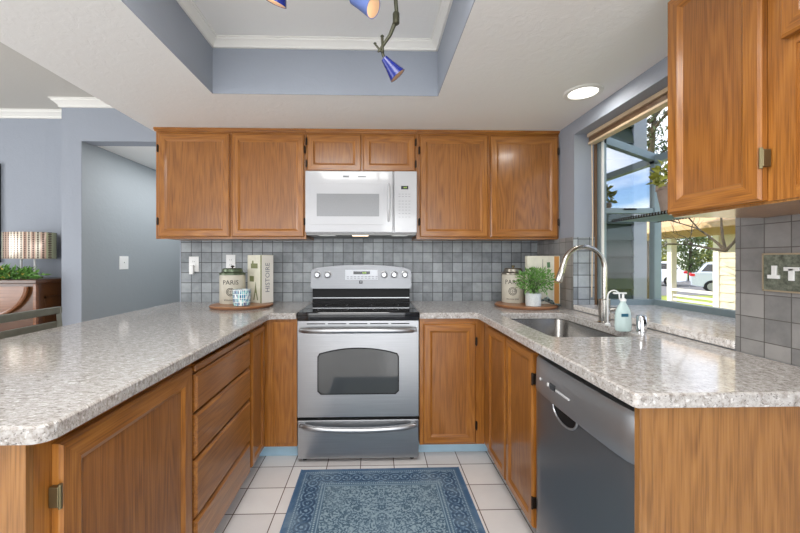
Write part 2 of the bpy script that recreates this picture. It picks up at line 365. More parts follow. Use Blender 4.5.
# ---------------------------------------------------------------- garden window
def P3(name, g, m, p): return obj(name, g, m, p)
XO, YN, YF, ZS = 1.80, wy0, wy1, .95
gw = bpy.data.objects.new('window_1', None); COL.objects.link(gw); gw.location = (1.43, 1.77, .93); gw['kind'] = 'structure'; ROOT[gw] = Vector((1.43, 1.77, .93))
obj('window_sill', G().box(1.288, XO+.02, YN+.001, YF-.009, .918, ZS, b=.004), granite('sky_whitened_sill_stone', lift=30), gw)  # white sky reflection put into the sill as a paler stone colour
fr_ = G()
for y in (YN, YF-.045):
    fr_.box(XO-.0, XO+.045, y, y+.045, ZS, 1.905)
    fr_.box(1.445, 1.485, y, y+.045, ZS, 2.035)
    fr_.box(1.445, XO+.045, y, y+.045, ZS, ZS+.035)
    p = [(1.445, 2.0), (XO+.045, 1.865), (XO+.045, 1.912), (1.445, 2.05)]
    fr_.prism([(a, c) for a, c in p], Matrix(((1, 0, 0, 0), (0, 1, 0, 0), (0, 0, 1, 0), (0, 0, 0, 1))), y, y+.045)
fr_.box(XO, XO+.045, YN, YF, ZS, ZS+.035).box(XO, XO+.045, YN, YF, 1.865, 1.912).box(1.445, 1.475, YN, YF, 2.02, 2.06)
obj('window_frame', fr_, FRAME, gw)
obj('window_casing', G().box(1.43, 1.442, YF-.016, YF-.001, ZS, 2.055).box(1.43, 1.442, YN+.001, YN+.016, ZS, 2.055), BROWNJ, gw)
obj('jamb_stop', G().box(1.45, 1.462, YF-.06, YF-.045, ZS, 2.03, b=.002), TRIM, gw)
obj('side_pane', G().box(1.485, XO, YF-.024, YF-.020, ZS+.035, 1.54), GLASS, gw)
sl = lambda x: 2.0+(1.865-2.0)*(x-1.445)/.4
g = G().prism([(1.485, 1.575), (XO, 1.575), (XO, sl(XO)), (1.485, sl(1.485))], I4, YF-.024, YF-.020)
obj('vent_pane', g, GLASSR, gw)
obj('vent_sash', G().box(1.485, XO, YF-.04, YF-.01, 1.54, 1.575, b=.003), FRAME, gw)
obj('sash_handle', G().box(1.60, 1.68, YF-.052, YF-.04, 1.562, 1.572, b=.003), BLK, gw)
obj('near_side_pane', G().box(1.485, XO, YN+.02, YN+.024, ZS+.035, sl(XO)), GLASS, gw)
obj('front_pane', G().box(XO+.020, XO+.024, YN+.045, YF-.045, ZS+.035, 1.865), GLASS, gw)
g = G(); g.add([(1.475, YN+.045, 2.025), (XO, YN+.045, 1.905), (XO, YF-.045, 1.905), (1.475, YF-.045, 2.025)], [(0, 1, 2, 3)])
g.add([(1.475, YN+.045, 2.029), (XO, YN+.045, 1.909), (XO, YF-.045, 1.909), (1.475, YF-.045, 2.029)], [(0, 1, 2, 3)])
obj('roof_pane', g, GLASS, gw)
# exterior apron closing the projecting box underneath
obj('window_base', G().box(1.43, XO+.05, YN, YF, .86, .917), FRAME, gw)
# shelf hung across the window
sh = thing('wire_shelf', 'pale blue-grey shelf with toothed wire edges spanning the garden window', 'shelf', (1.64, 1.77, 1.485))
obj('shelf_panel', G().box(1.51, 1.79, YN+.05, YF-.065, 1.486, 1.492), GLSH, sh)
g = G()
for x in (1.503, 1.793):
    g.tube([(x, YN+.046, 1.487), (x, YF-.047, 1.487)], .0035, 6)
obj('edge_rail', g, FRAME, sh)
for x in (1.498, 1.790):
    g = G().box(x+.001, x+.005, YN+.05, YF-.05, 1.479, 1.481)
    for i in range(46): g.box(x, x+.006, YN+.056+i*.0205, YN+.064+i*.0205, 1.478, 1.496)
    obj('edge_teeth', g, DARKM, sh)
g = G()
for i in range(46): g.tube([(1.501, YN+.06+i*.0205, 1.483), (1.795, YN+.06+i*.0205, 1.483)], .0014, 4)
obj('cross_wires', g, FRAME, sh)
# blind
bl = thing('window_blind', 'raised cream wooden blind stacked under the head of the garden window', 'blind', (1.41, 1.77, 2.03))
obj('head_rail', G().box(1.375, 1.43, YN+.01, YF-.015, 2.035, 2.058, b=.003), BLIND, bl)
g = G()
for i in range(5): g.box(1.385, 1.425, YN+.012, YF-.018, 2.004+i*.006, 2.0075+i*.006)
obj('slat_stack', g, simple('brown_slats', S(132, 104, 78), .5), bl)
obj('bottom_rail', G().box(1.38, 1.428, YN+.012, YF-.018, 1.988, 2.002, b=.003), BLIND, bl)
obj('tilt_wand', G().tube([(1.40, 2.303, 2.0), (1.405, 2.30, 1.5), (1.40, 2.303, 1.0)], .0035, 6), BLIND, bl)
# plant on the shelf
def leaves(n, c, r, ls, seed, flat=0, droop=0, aspect=.42):
    R = random.Random(seed); g = G()
    for i in range(n):
        d = Vector((R.gauss(0, 1), R.gauss(0, 1), R.gauss(0, 1)+droop)).normalized()
        p = Vector(c)+Vector((d.x*r[0], d.y*r[1], d.z*r[2]))*(R.random()**.45)
        a = (d+Vector((R.uniform(-.8, .8), R.uniform(-.8, .8), R.uniform(-.6, .8)))).normalized()
        b = a.cross(Vector((R.uniform(-1, 1), R.uniform(-1, 1), R.uniform(-1, 1)))).normalized()
        nn = a.cross(b); s_ = ls*R.uniform(.6, 1.3); wd = s_*aspect
        g.add([p, p+a*s_*.5+b*wd*.5+nn*s_*.06, p+a*s_, p+a*s_*.5-b*wd*.5+nn*s_*.06], [(0, 1, 2, 3)])
    return g
pp = thing('potted_shelf_plant', 'grey-brown pot of trailing yellow-green leaves on the garden window shelf', 'plant', (1.66, 1.97, 1.496))
obj('pot', G().lathe([(.05, 1.497), (.055, 1.5), (.078, 1.63), (.082, 1.63), (.082, 1.655), (.07, 1.655), (.068, 1.64), (0, 1.64)], (1.66, 1.97, 0), 24), TERRA, pp, smooth=True)
obj('foliage', leaves(260, (1.66, 1.97, 1.71), (.09, .10, .08), .04, 3, aspect=.6), YGREEN, pp, recalc=False)

# ---------------------------------------------------------------- cabinets
def cab_door(parent, org, ori, w, h, name='door', fw=.055, t=.02, hinge=None, hm=None, grain=None, pm=None):
    M = frame(org, *ori); HX = grain or (OX if ori is BACK else OY)
    rings = [(0, 0), (0, -(t-.006)), (.006, -t), (fw-.014, -t), (fw-.008, -t+.004), (fw, -t+.009)]
    g = G(); vs = []; fs = []
    for ins, y in rings: vs += [M @ Vector(p) for p in ((ins, y, ins), (w-ins, y, ins), (w-ins, y, h-ins), (ins, y, h-ins))]
    for j in range(len(rings)-1):
        for k in range(4):
            fs.append(((j*4+k), j*4+(k+1) % 4, (j+1)*4+(k+1) % 4, (j+1)*4+k))
    g.add(vs, fs)
    g.mi = [(0 if k in (1, 3) else 1) for j in range(len(rings)-1) for k in range(4)]
    g.add([M @ Vector(p) for p in ((0, 0, 0), (w, 0, 0), (w, 0, h), (0, 0, h))], [(0, 1, 2, 3)])
    d = obj(name, g, [OV, HX], parent, recalc=False); fix(d.data)
    p = G().box(fw-.004, w-fw+.004, -t+.009, -t+.014, fw-.004, h-fw+.004); p.xf(M)
    obj('panel', p, pm or OP, d)
    if hinge:
        for z in (h*.12+.02, h*.88-.02):
            x = -.004 if hinge == 'L' else w+.004
            q = G().box(x-.006, x+.006, -t-.002, -.001, z-.022, z+.022, b=.002).lathe([(.004, -.026), (.004, .026)], (x, -t-.001, z), 8); q.xf(M)
            obj('hinge', q, hm or DARKM, d)
    return d
def drawer_front(parent, org, ori, w, h, name='drawer', t=.02):
    M = frame(org, *ori); c = .010
    vs = []
    for ins, y in [(0, 0), (0, -t+.010), (.004, -t+.007), (c, -t)]: vs += [M @ Vector(p) for p in ((ins, y, ins), (w-ins, y, ins), (w-ins, y, h-ins), (ins, y, h-ins))]
    fs = [(j*4+k, j*4+(k+1) % 4, j*4+4+(k+1) % 4, j*4+4+k) for j in range(3) for k in range(4)]+[(12, 13, 14, 15), (3, 2, 1, 0)]
    g = G().add(vs, fs); return obj(name, g, OX if ori is BACK else OY, parent)
def carcass(parent, x0, x1, y0, y1, z0, z1): return obj('carcass', G().box(x0, x1, y0, y1, z0, z1), OV, parent)
def face_frame(parent, org, ori, w, h, stiles, rails, t=.019):
    """stiles: (x0,x1) full height; rails: (x0,x1,z0,z1)"""
    M = frame(org, *ori); g = G()
    for a, b in stiles: g.box(a, b, 0, t, 0, h, 0)
    for a, b, c, d in rails: g.box(a, b, 0.0003, t, c, d, 1)
    g.xf(M); return obj('face_frame', g, [OV, OX if ori is BACK else OY], parent)
YW = 2.851
UB, UT = 1.386, 2.147
def upper(label, x0, x1, doors, z0=UB, trim=True, name='wall_cabinet', hinges=('L', 'R')):
    c = thing(name, label, 'cabinet', ((x0+x1)/2, 2.69, z0))
    carcass(c, x0, x1, 2.549, YW, z0+.006, UT)
    sts = [(0, doors[0][0]-x0+.006)]+[(doors[i][1]-x0-.006, doors[i+1][0]-x0+.006) for i in range(len(doors)-1)]+[(doors[-1][1]-x0-.006, x1-x0)]
    rls = []
    for a, b in doors: rls += [(a-x0+.006, b-x0-.006, 0, .02), (a-x0+.006, b-x0-.006, UT-z0-.055, UT-z0)]
    face_frame(c, (x0, 2.53, z0), BACK, x1-x0, UT-z0, sts, rls)
    for i, (a, b) in enumerate(doors):
        cab_door(c, (a, 2.5295, z0+.014), BACK, b-a, 2.108-(z0+.014), hinge=hinges[i])
    if trim:
        obj('top_moulding', G().box(x0-(.008 if x0 < -1.4 else 0), x1, 2.518, 2.5295, 2.124, UT, 0, .004).box(x0-(.008 if x0 < -1.4 else 0), x1, 2.510, 2.518, 2.132, UT), OX, c)
    return c
upper('honey-oak wall cabinet with two doors left of the microwave', -1.505, -.478, [(-1.48, -1.0), (-.982, -.49)])
upper('small honey-oak wall cabinet with two short doors above the microwave', -.477, .289, [(-.469, -.097), (-.083, .279)], z0=1.842)
upper('honey-oak wall cabinet with two doors right of the microwave', .290, 1.299, [(.313, .789), (.811, 1.285)])
# right wall cabinet near the camera
c = thing('wall_cabinet', 'honey-oak wall cabinet on the right wall beside the garden window', 'cabinet', (1.12, .85, UB))
carcass(c, .999, 1.291, .40, 1.17, UB+.004, UT)
M_ = (.98, 1.17, UB)
face_frame(c, M_, RIGHT, .77, UT-UB, [(0, .03), (.292, .352), (.70, .77)], [(.03, .292, 0, .025), (.03, .292, .71, UT-UB), (.352, .70, 0, .03), (.352, .70, .70, UT-UB), (.352, .70, .36, .40)])
obj('infill_panel', G().box(.984, .9985, .46, .82, UB+.03, 1.79), OV, c)
cab_door(c, (.979, 1.168, UB+.003), RIGHT, .290, .70, hinge='R', hm=BRONZE)
cab_door(c, (.979, .836, 1.765), RIGHT, .35, .32, hinge=None)
obj('light_rail', G().box(.984, 1.291, .40, 1.168, UB-.006, UB), HV, c)

# base cabinets, left run
TZ = .098
SLB = .8795
c = thing('base_cabinet', 'honey-oak peninsula end cabinet with one door and brass hinge', 'cabinet', (-.95, 1.05, 0))
carcass(c, -1.26, -.704, .745, 1.354, TZ, SLB)
obj('toe_kick', G().box(-1.2, -.76, .80, 1.354, .0005, TZ), TOE, c)
face_frame(c, (-.685, .745, TZ), LEFT, .609, SLB-TZ, [(0, .05), (.585, .609)], [(.05, .585, 0, .03), (.05, .585, .735, SLB-TZ)])
cab_door(c, (-.6845, .785, .115), LEFT, .555, .735, fw=.066, hinge='L', hm=BRONZE)
obj('end_panel', G().box(-1.26, -.715, .734, .7445, .002, SLB).box(-.715, -.685, .728, .7445, .002, SLB), HV, c)
c = thing('drawer_cabinet', 'honey-oak drawer cabinet with four drawers in the left run', 'cabinet', (-.95, 1.65, 0))
carcass(c, -1.26, -.704, 1.355, 1.965, TZ, SLB)
obj('toe_kick', G().box(-1.2, -.76, 1.355, 1.965, .0005, TZ), TOE, c)
face_frame(c, (-.685, 1.355, TZ), LEFT, .61, SLB-TZ, [(0, .02), (.59, .61)], [(.02, .59, 0, .02), (.02, .59, .16, .175), (.02, .59, .37, .39), (.02, .59, .555, .57), (.02, .59, .705, .73), (.02, .59, .76, SLB-TZ)])
obj('breadboard', G().box(-.684, -.668, 1.367, 1.953, .823, .848, b=.004), OY, c)
for z0, z1 in ((.672, .812), (.500, .662), (.275, .490), (.105, .265)):
    drawer_front(c, (-.6845, 1.365, z0), LEFT, .59, z1-z0)
c = thing('base_cabinet', 'narrow honey-oak base cabinet with one door beyond the drawers', 'cabinet', (-.95, 2.15, 0))
carcass(c, -1.26, -.704, 1.966, 2.85, TZ, SLB)
obj('toe_kick', G().box(-1.2, -.76, 1.966, 2.31, .0005, TZ).box(-.76, -.48, 2.31, 2.32, .0005, TZ), TOE, c)
face_frame(c, (-.685, 1.966, TZ), LEFT, .264, SLB-TZ, [(0, .02), (.22, .264)], [(.02, .22, 0, .025), (.02, .22, .735, SLB-TZ)])
cab_door(c, (-.6845, 1.985, .112), LEFT, .215, .735, fw=.045)
obj('corner_panel', G().box(-.684, -.478, 2.232, 2.25, TZ, SLB).box(-.62, -.50, 2.226, 2.2325, .12, .862, b=.004), OV, c)
# base cabinets, back right and right run
c = thing('base_cabinet', 'honey-oak base cabinet with one door right of the range', 'cabinet', (.48, 2.5, 0))
carcass(c, .276, .70, 2.252, 2.85, TZ, SLB)
obj('toe_kick', G().box(.276, .76, 2.33, 2.34, .0005, TZ), TOE, c)
face_frame(c, (.276, 2.232, TZ), BACK, .404, SLB-TZ, [(0, .03), (.335, .404)], [(.03, .335, 0, .02), (.03, .335, .745, SLB-TZ)])
cab_door(c, (.298, 2.2315, .112), BACK, .322, .735, hinge='R')
c = thing('sink_cabinet', 'honey-oak sink base cabinet with two doors beside the dishwasher', 'cabinet', (.97, 1.85, 0))
# carcass open at the top for the sink bowl
obj('carcass', G().box(.70, 1.27, 1.492, 2.25, TZ, TZ+.02).box(.70, 1.27, 1.492, 1.503, TZ+.02, SLB).box(.70, 1.27, 2.236, 2.25, TZ+.02, SLB).box(1.25, 1.27, 1.503, 2.236, TZ+.02, SLB), OV, c)
obj('toe_kick', G().box(.76, .80, 1.492, 2.33, .0005, TZ), TOE, c)
face_frame(c, (.681, 2.231, TZ), RIGHT, .739, SLB-TZ, [(0, .12), (.40, .43), (.715, .739)], [(.12, .40, 0, .02), (.43, .715, 0, .02), (.12, .40, .745, SLB-TZ), (.43, .715, .745, SLB-TZ)])
cab_door(c, (.6805, 2.118, .112), RIGHT, .285, .737, fw=.05)
cab_door(c, (.6805, 1.815, .112), RIGHT, .308, .737, fw=.05, hinge='R')
c = thing('end_panel', 'broad honey-oak end panel under the near end of the right counter', 'panel', (.96, .885, 0))
obj('board', G().box(.683, 1.299, .873, .886, .0005, SLB), HV, c)
obj('edge_stile', G().box(.648, .683, .870, .889, .0005, SLB, 0, .002), HV, c)

# ---------------------------------------------------------------- counters
def rnd_poly(pts, seg=8):
    out = []
    n = len(pts)
    for i, p in enumerate(pts):
        r = p[2] if len(p) > 2 else 0; v = Vector(p[:2])
        if r == 0: out.append(v); continue
        a = Vector(pts[i-1][:2]); b = Vector(pts[(i+1) % n][:2]); da = (a-v).normalized(); db = (b-v).normalized()
        half = math.acos(max(-1, min(1, da.dot(db))))/2; L = r/math.tan(half)
        c0 = v+da*L; c1 = v+db*L; ctr = v+(da+db).normalized()*(r/math.sin(half))
        a0 = math.atan2(*(c0-ctr).yx); a1 = math.atan2(*(c1-ctr).yx); d = (a1-a0+PI) % (2*PI)-PI
        for k in range(seg+1):
            q = a0+d*k/seg; out.append(ctr+Vector((math.cos(q), math.sin(q)))*r)
    return out
def offset(poly, d):
    n = len(poly); area = sum(poly[i].x*poly[(i+1) % n].y-poly[(i+1) % n].x*poly[i].y for i in range(n)); s = 1 if area > 0 else -1
    res = []
    for i in range(n):
        e0 = (poly[i]-poly[i-1]).normalized(); e1 = (poly[(i+1) % n]-poly[i]).normalized()
        n0 = Vector((-e0.y, e0.x))*s; n1 = Vector((-e1.y, e1.x))*s; m = (n0+n1); m = m/max(.3, m.dot(n0))
        res.append(poly[i]+m*d)
    return res
def slab(outer, holes, z0, z1, ch=.005):
    g = G()
    oi = offset(outer, ch); hs = [offset(h, -ch) for h in holes]
    def cap(polys, z, zz=None):
        flat = [p for q in polys for p in q]
        tri = tessellate_polygon([[Vector((p.x, p.y, 0)) for p in q] for q in polys])
        g.add([(p.x, p.y, z) for p in flat], tri)
    cap([oi]+hs, z1); cap([outer]+holes, z0)
    for q, qi in [(outer, oi)]+list(zip(holes, hs)):
        n = len(q)
        vs = [(p.x, p.y, z0) for p in q]+[(p.x, p.y, z1-ch) for p in q]+[(p.x*.5+r.x*.5, p.y*.5+r.y*.5, z1-ch*.3) for p, r in zip(q, qi)]+[(p.x, p.y, z1) for p in qi]
        g.add(vs, [(j*n+i, j*n+(i+1) % n, (j+1)*n+(i+1) % n, (j+1)*n+i) for j in range(3) for i in range(n)])
    bm = bmesh.new()
    me = bpy.data.meshes.new('t'); me.from_pydata(g.v, [], g.f); bm.from_mesh(me); bmesh.ops.remove_doubles(bm, verts=bm.verts, dist=1e-5)
    bm.verts.index_update(); r = G().add([v.co[:] for v in bm.verts], [[v.index for v in f.verts] for f in bm.faces]); bm.free(); bpy.data.meshes.remove(me)
    return r
CT = .916
o = obj('countertop', slab(rnd_poly([(-1.535, .72, .05), (-.64, .72, .035), (-.64, 2.21, .04), (-.479, 2.21), (-.479, 2.851), (-1.535, 2.851)]), [], .881, CT), GRL, loc=(-1, 1.8, .881))
tag(o, 'speckled grey granite worktop of the left peninsula, left of the range', 'countertop')
sink_poly = rnd_poly([(.75, 1.505, .04), (1.145, 1.505, .04), (1.145, 2.19, .05), (.75, 2.19, .05)], 6)
o = obj('countertop', slab(rnd_poly([(.275, 2.21), (.63, 2.21, .04), (.63, .86, .012), (1.291, .86), (1.291, 2.851), (.275, 2.851)]), [sink_poly], .881, CT), GRN, loc=(1, 1.8, .881))
tag(o, 'speckled grey granite worktop around the sink, right of the range', 'countertop')
# sink bowl
g = G(); top = offset(sink_poly, -.004); n = len(top)
rings = [(-.004, .8805), (.0, .875), (.004, .72), (.02, .70), (.05, .698)]
vs = []
for d, z in rings: vs += [(p.x, p.y, z) for p in offset(sink_poly, d)]
fs = [(j*n+i, j*n+(i+1) % n, (j+1)*n+(i+1) % n, (j+1)*n+i) for j in range(len(rings)-1) for i in range(n)]+[tuple(range((len(rings)-1)*n, len(rings)*n))]
g.add(vs, fs)
s_ = thing('sink', 'undermount stainless steel sink set in the right granite worktop', 'sink', (.92, 1.78, .698))
o = obj('bowl', g, STEELB, s_, smooth=True); md = o.modifiers.new('thickness', 'SOLIDIFY'); md.thickness = -.0012
obj('drain', G().lathe([(.0, .7005), (.02, .7005), (.03, .703), (.042, .703), (.044, .6985)], (.93, 1.85, 0), 24), CHROME, s_, smooth=True)

# ---------------------------------------------------------------- range
RX0, RX1 = -.475, .271; RC = (RX0+RX1)/2; RF = 2.215
rg = thing('range', 'freestanding stainless electric range with black glass cooktop', 'range', (RC, 2.5, 0))
obj('body', G().box(RX0+.004, RX1-.004, 2.255, 2.78, .045, .898), BLK, rg)
obj('cooktop', G().box(RX0, RX1, RF-.002, 2.69, .899, .921, b=.005).box(RX0+.004, RX1-.004, RF+.003, RF+.04, .872, .8995), BLKG, rg)
g = G()
for x, y, r in ((-.27, 2.34, .1), (.07, 2.34, .085), (-.27, 2.57, .08), (.07, 2.57, .1)):
    for rr in (r,):
        g = G(); n = 40; vs = []
        for k in range(n):
            a = 2*PI*k/n; vs += [(x+rr*math.cos(a), y+rr*math.sin(a), .9214), (x+(rr-.003)*math.cos(a), y+(rr-.003)*math.sin(a), .9214)]
        g.add(vs, [(2*k, 2*k+1, (2*k+3) % (2*n), (2*k+2) % (2*n)) for k in range(n)])
    obj('burner_ring', g, GREY, rg)

# oven door with arched window hole
zb, zt = .282, .868
def wx(px): return RX0+(px-297)*.746/122
wl, wr, wb, wt = wx(317.2), wx(398.8), .418, .705
FD = frame((0, RF, 0), *BACK)
def arch(i=0):
    pts = [(wl+i+.02, wb+i), (wr-i-.02, wb+i), (wr-i, wb+i+.02), (wr-i, wt-.055)]
    for k in range(13):
        t = k/12; x = wr-i-.012-(wr-wl-2*i-.024)*t; z = wt-i-.034*(2*t-1)**2; pts.append((x, z))
    pts += [(wl+i, wt-.055), (wl+i, wb+i+.02)]
    return pts
hole = arch(); outerp = [(RX0+.004, zb), (RX1-.004, zb), (RX1-.004, zt), (RX0+.004, zt)]
g = G(); polys = [[Vector((a, b, 0)) for a, b in outerp], [Vector((a, b, 0)) for a, b in hole]]
flat = outerp+hole; tri = tessellate_polygon(polys)
g.add([(a, RF, c) for a, c in flat], tri)
n = 4; g.add([(a, RF, c) for a, c in outerp]+[(a, RF+.038, c) for a, c in outerp], [(i, (i+1) % 4, (i+1) % 4+4, i+4) for i in range(4)]+[(4, 5, 6, 7)])
n = len(hole); g.add([(a, RF, c) for a, c in hole]+[(a, RF+.012, c) for a, c in hole], [(i, (i+1) % n, (i+1) % n+n, i+n) for i in range(n)])
od = obj('oven_door', g, STEEL, rg)
obj('window_trim', G().prism(arch(-.001), FD, .0005, .0115), BLK, od)
obj('oven_window', G().prism(arch(.007), FD, -.0006, .0005), OVEN, od)
g = G()
for i in range(5):
    a = RX0+.06+i*.1285; g.box(a, a+.112, RF-.0008, RF+.001, .848, .854)
obj('vent_slots', g, BLK, od)
def barhandle(x0, x1, z, bow, r=.017):
    pts = []
    for k in range(25):
        t = k/24; e = (2*t-1)
        pts.append((x0+(x1-x0)*t, RF-.045+.03*abs(e)**6, z-bow*(1-e*e)))
    g = G().tube(pts, [r*(.75 if k in (0, 24) else 1) for k in range(25)], 12)
    g.box(x0, x0+.03, RF-.035, RF-.0005, z-.011, z+.011, b=.004).box(x1-.03, x1, RF-.035, RF-.0005, z-.011, z+.011, b=.004); return g
obj('door_handle', barhandle(RX0+.022, RX1-.022, .815, -.002), STEEL, od, smooth=True)
dr = obj('storage_drawer', G().box(RX0+.004, RX1-.004, RF, RF+.038, .028, .262, b=.003), STEEL, rg)
obj('drawer_handle', barhandle(RX0+.022, RX1-.022, .238, .018), STEEL, dr, smooth=True)
for x in (RX0+.04, RX1-.04): obj('foot', G().lathe([(.014, 0.0005), (.014, .027)], (x, RF+.05, 0), 12), BLK, rg)
# backguard
bgp = [(RX0+.002, 1.04), (RX0+.012, 1.03), (RX1-.012, 1.03), (RX1-.002, 1.04)]
bt = []
for k in range(17):
    t = k/16; x = RX1-.004-(RX1-RX0-.008)*t; z = 1.204-.028*abs(2*t-1)**2.2-(.012 if k in (0, 16) else 0); bt.append((x, z))
sk = Matrix(((1, 0, 0, 0), (0, 1, -.14, 2.68+.14*1.12), (0, 0, 1, 0), (0, 0, 0, 1)))
sk = Matrix(((1, 0, 0, 0), (0, 1, .07, 2.675-.07*1.12), (0, 0, 1, 0), (0, 0, 0, 1)))
bk = obj('backguard', G().prism(bgp+bt, sk, 0, .085), brushed('brushed_steel_control', S(128, 129, 131), .36), rg)
obj('backguard_base', G().box(RX0+.012, RX1-.012, 2.70, 2.775, .9215, 1.03).box(RX0+.012, RX1-.012, 2.692, 2.70, .9215, .94), BLK, rg)
obj('backguard_strip', G().box(RX0+.014, RX1-.014, 2.695, 2.6995, .956, .962), STEEL, rg)
def bx(px): return -.102+(px-363.8)/134.5
for px in (320.7, 330.8, 386.4, 396.5, 407):
    K = sk @ T((bx(px), -.001, 1.132)) @ Matrix.Rotation(math.radians(90), 4, 'X')
    k = obj('knob', G().lathe([(.027, 0), (.027, .004), (.021, .006), (.019, .022), (.016, .025), (0, .025)], n=24, M=K), STEEL, bk, smooth=True)
    q = G().box(-.0035, .0035, -.016, .016, .02, .029, b=.002); q.xf(K); obj('pointer', q, CHROME, k)
q = G().box(bx(348), bx(380.5), -.0015, 0, 1.095, 1.168, b=.0006); q.xf(sk); obj('control_panel', q, simple('panel_grey', S(176, 178, 182), .35, .4), bk)
q = G().box(bx(356), bx(372.5), -.0025, -.0012, 1.134, 1.156); q.xf(sk); obj('display', q, BLKG, bk)
obj('clock_digits', text_geo('8:30', .016, sk @ T((bx(367), -.003, 1.145))), GRNE, bk)
q = G().box(bx(363.5)-.012, bx(363.5)+.012, -.0015, 0, 1.066, 1.088); q.xf(sk); lg = obj('badge', q, BLK, bk)
obj('badge_mark', text_geo('M', .016, sk @ T((bx(363.5), -.002, 1.077))), STEEL, lg)
g = G()
for i in range(9):
    for j in range(2): g.box(bx(349.5)+i*.0265, bx(349.5)+i*.0265+.016, -.0022, -.0014, 1.103+j*.012, 1.108+j*.012)
g.xf(sk); obj('key_marks', g, GREY, bk)

# ---------------------------------------------------------------- microwave
MF = 2.44
def mxp(px): return -.468+(px-305.5)*.006744
def mz(py): return 1.24-(py-260)*.006744
mw = thing('microwave', 'white over-the-range microwave mounted above the range', 'microwave', (-.092, 2.65, 1.425))
obj('case', G().box(mxp(305.5), mxp(417), MF+.03, 2.85, 1.43, 1.841).box(mxp(305.5)+.003, mxp(417)-.003, MF+.004, MF+.03, 1.425, 1.44), WHITE, mw)
md_ = obj('door', G().box(mxp(305.5), mxp(393), MF, MF+.029, 1.424, 1.841, b=.007), WHITE, mw)
obj('door_inset', G().box(mxp(310), mxp(384), MF-.003, MF+.001, mz(225), mz(184), b=.0014), WHITE, md_)
obj('door_window', G().box(mxp(317), mxp(379), MF-.0048, MF-.003, mz(216.5), mz(194)), MWG, md_)
g = G().tube([(mxp(388.5), MF-.0, mz(184)), (mxp(388.5), MF-.022, mz(187)), (mxp(388.7), MF-.028, mz(202)), (mxp(388.5), MF-.022, mz(218)), (mxp(388.5), MF, mz(221))], [.007, .009, .010, .009, .007], 10)
obj('door_handle', g, WHITE, md_, smooth=True)
cp = obj('control_panel', G().box(mxp(394), mxp(417), MF+.001, MF+.029, 1.424, 1.841, b=.006), WHITE, mw)
obj('display', G().box(mxp(401), mxp(408.2), MF-.0006, MF+.0015, mz(189.2), mz(185.8)), BLKG, cp)
obj('clock_digits', text_geo('8:30', .012, T((mxp(405), MF-.0012, mz(187.5)))), GRNE, cp)
g = G().box(mxp(397.5), mxp(411.5), MF+.0006, MF+.0016, mz(218.5), mz(192.5))
for j, y in enumerate((194, 196.5, 201, 204, 207, 210, 213.5, 217)):
    for i in range(4):
        if j in (2, 3, 4, 5) or i < 4: g.box(mxp(398.5+i*3.3), mxp(400.4+i*3.3), MF-.0003, MF+.0015, mz(y)-.0012, mz(y)+.0012, 1)
obj('keypad', g, [WHITE, GREY], cp)
obj('brand_badge', G().box(mxp(343), mxp(349), MF-.0006, MF+.001, mz(177.6), mz(175.8)), GREY, md_)
obj('brand_mark', G().box(mxp(358), mxp(366), MF-.0006, MF+.001, mz(177.4), mz(176.2)), GREY, md_)
obj('underside', G().box(mxp(306.5), mxp(416), MF+.012, 2.84, 1.408, 1.4245), simple('hood_grey', S(120, 120, 118), .4, .3), mw)
for a, b in ((318, 335), (392, 408)): obj('vent_filter', G().box(mxp(a), mxp(b), MF+.03, MF+.12, 1.4045, 1.4085), brushed('filter_mesh', S(190, 190, 186), .4), mw)
obj('cooktop_lamp', G().box(mxp(352), mxp(368), MF+.03, MF+.07, 1.4045, 1.4085), WARME, mw)

# ---------------------------------------------------------------- dishwasher
dw = thing('dishwasher', 'dark stainless dishwasher with pocket handle under the right counter', 'dishwasher', (.96, 1.19, 0))
DY0, DY1 = .892, 1.488
obj('tub', G().box(.70, 1.25, DY0+.004, DY1-.002, .03, .872), BLK, dw)
FR = frame((.664, DY1-.002, 0), *RIGHT); DWW = DY1-DY0-.006
g = G(); n = 20; prof = []
def bow(t, amt=.012): return -amt*(1-(2*t-1)**4)
vs = []
for k in range(n+1):
    t = k/n; x = t*DWW
    e = .006*max(0, (abs(2*t-1)-.93)/.07)**2
    for y, z in ((.03, .11), (bow(t, .006)+e, .11), (bow(t, .006)+e, .715), (.03, .715)): vs.append((x, y, z))
g.add(vs, [(k*4+j, k*4+(j+1) % 4, k*4+4+(j+1) % 4, k*4+4+j) for k in range(n) for j in range(4)]+[(0, 1, 2, 3), (n*4+3, n*4+2, n*4+1, n*4)])
g.xf(FR); dd = obj('door_panel', g, STEELY, dw, smooth=True)
g = G(); vs = []
for k in range(n+1):
    t = k/n; x = t*DWW; e = .010*max(0, (abs(2*t-1)-.90)/.10)**2; b_ = bow(t, .012)+e
    for y, z in ((.03, .7155), (b_-.004, .7155), (b_-.006, .725), (b_-.002, .835), (b_+.008, .848), (.03, .848)): vs.append((x, y, z))
g.add(vs, [(k*6+j, k*6+(j+1) % 6, k*6+6+(j+1) % 6, k*6+6+j) for k in range(n) for j in range(6)]+[tuple(range(6)), tuple(range(n*6+5, n*6-1, -1))])
g.xf(FR); cpn = obj('control_panel', g, STEELP, dw, smooth=True)
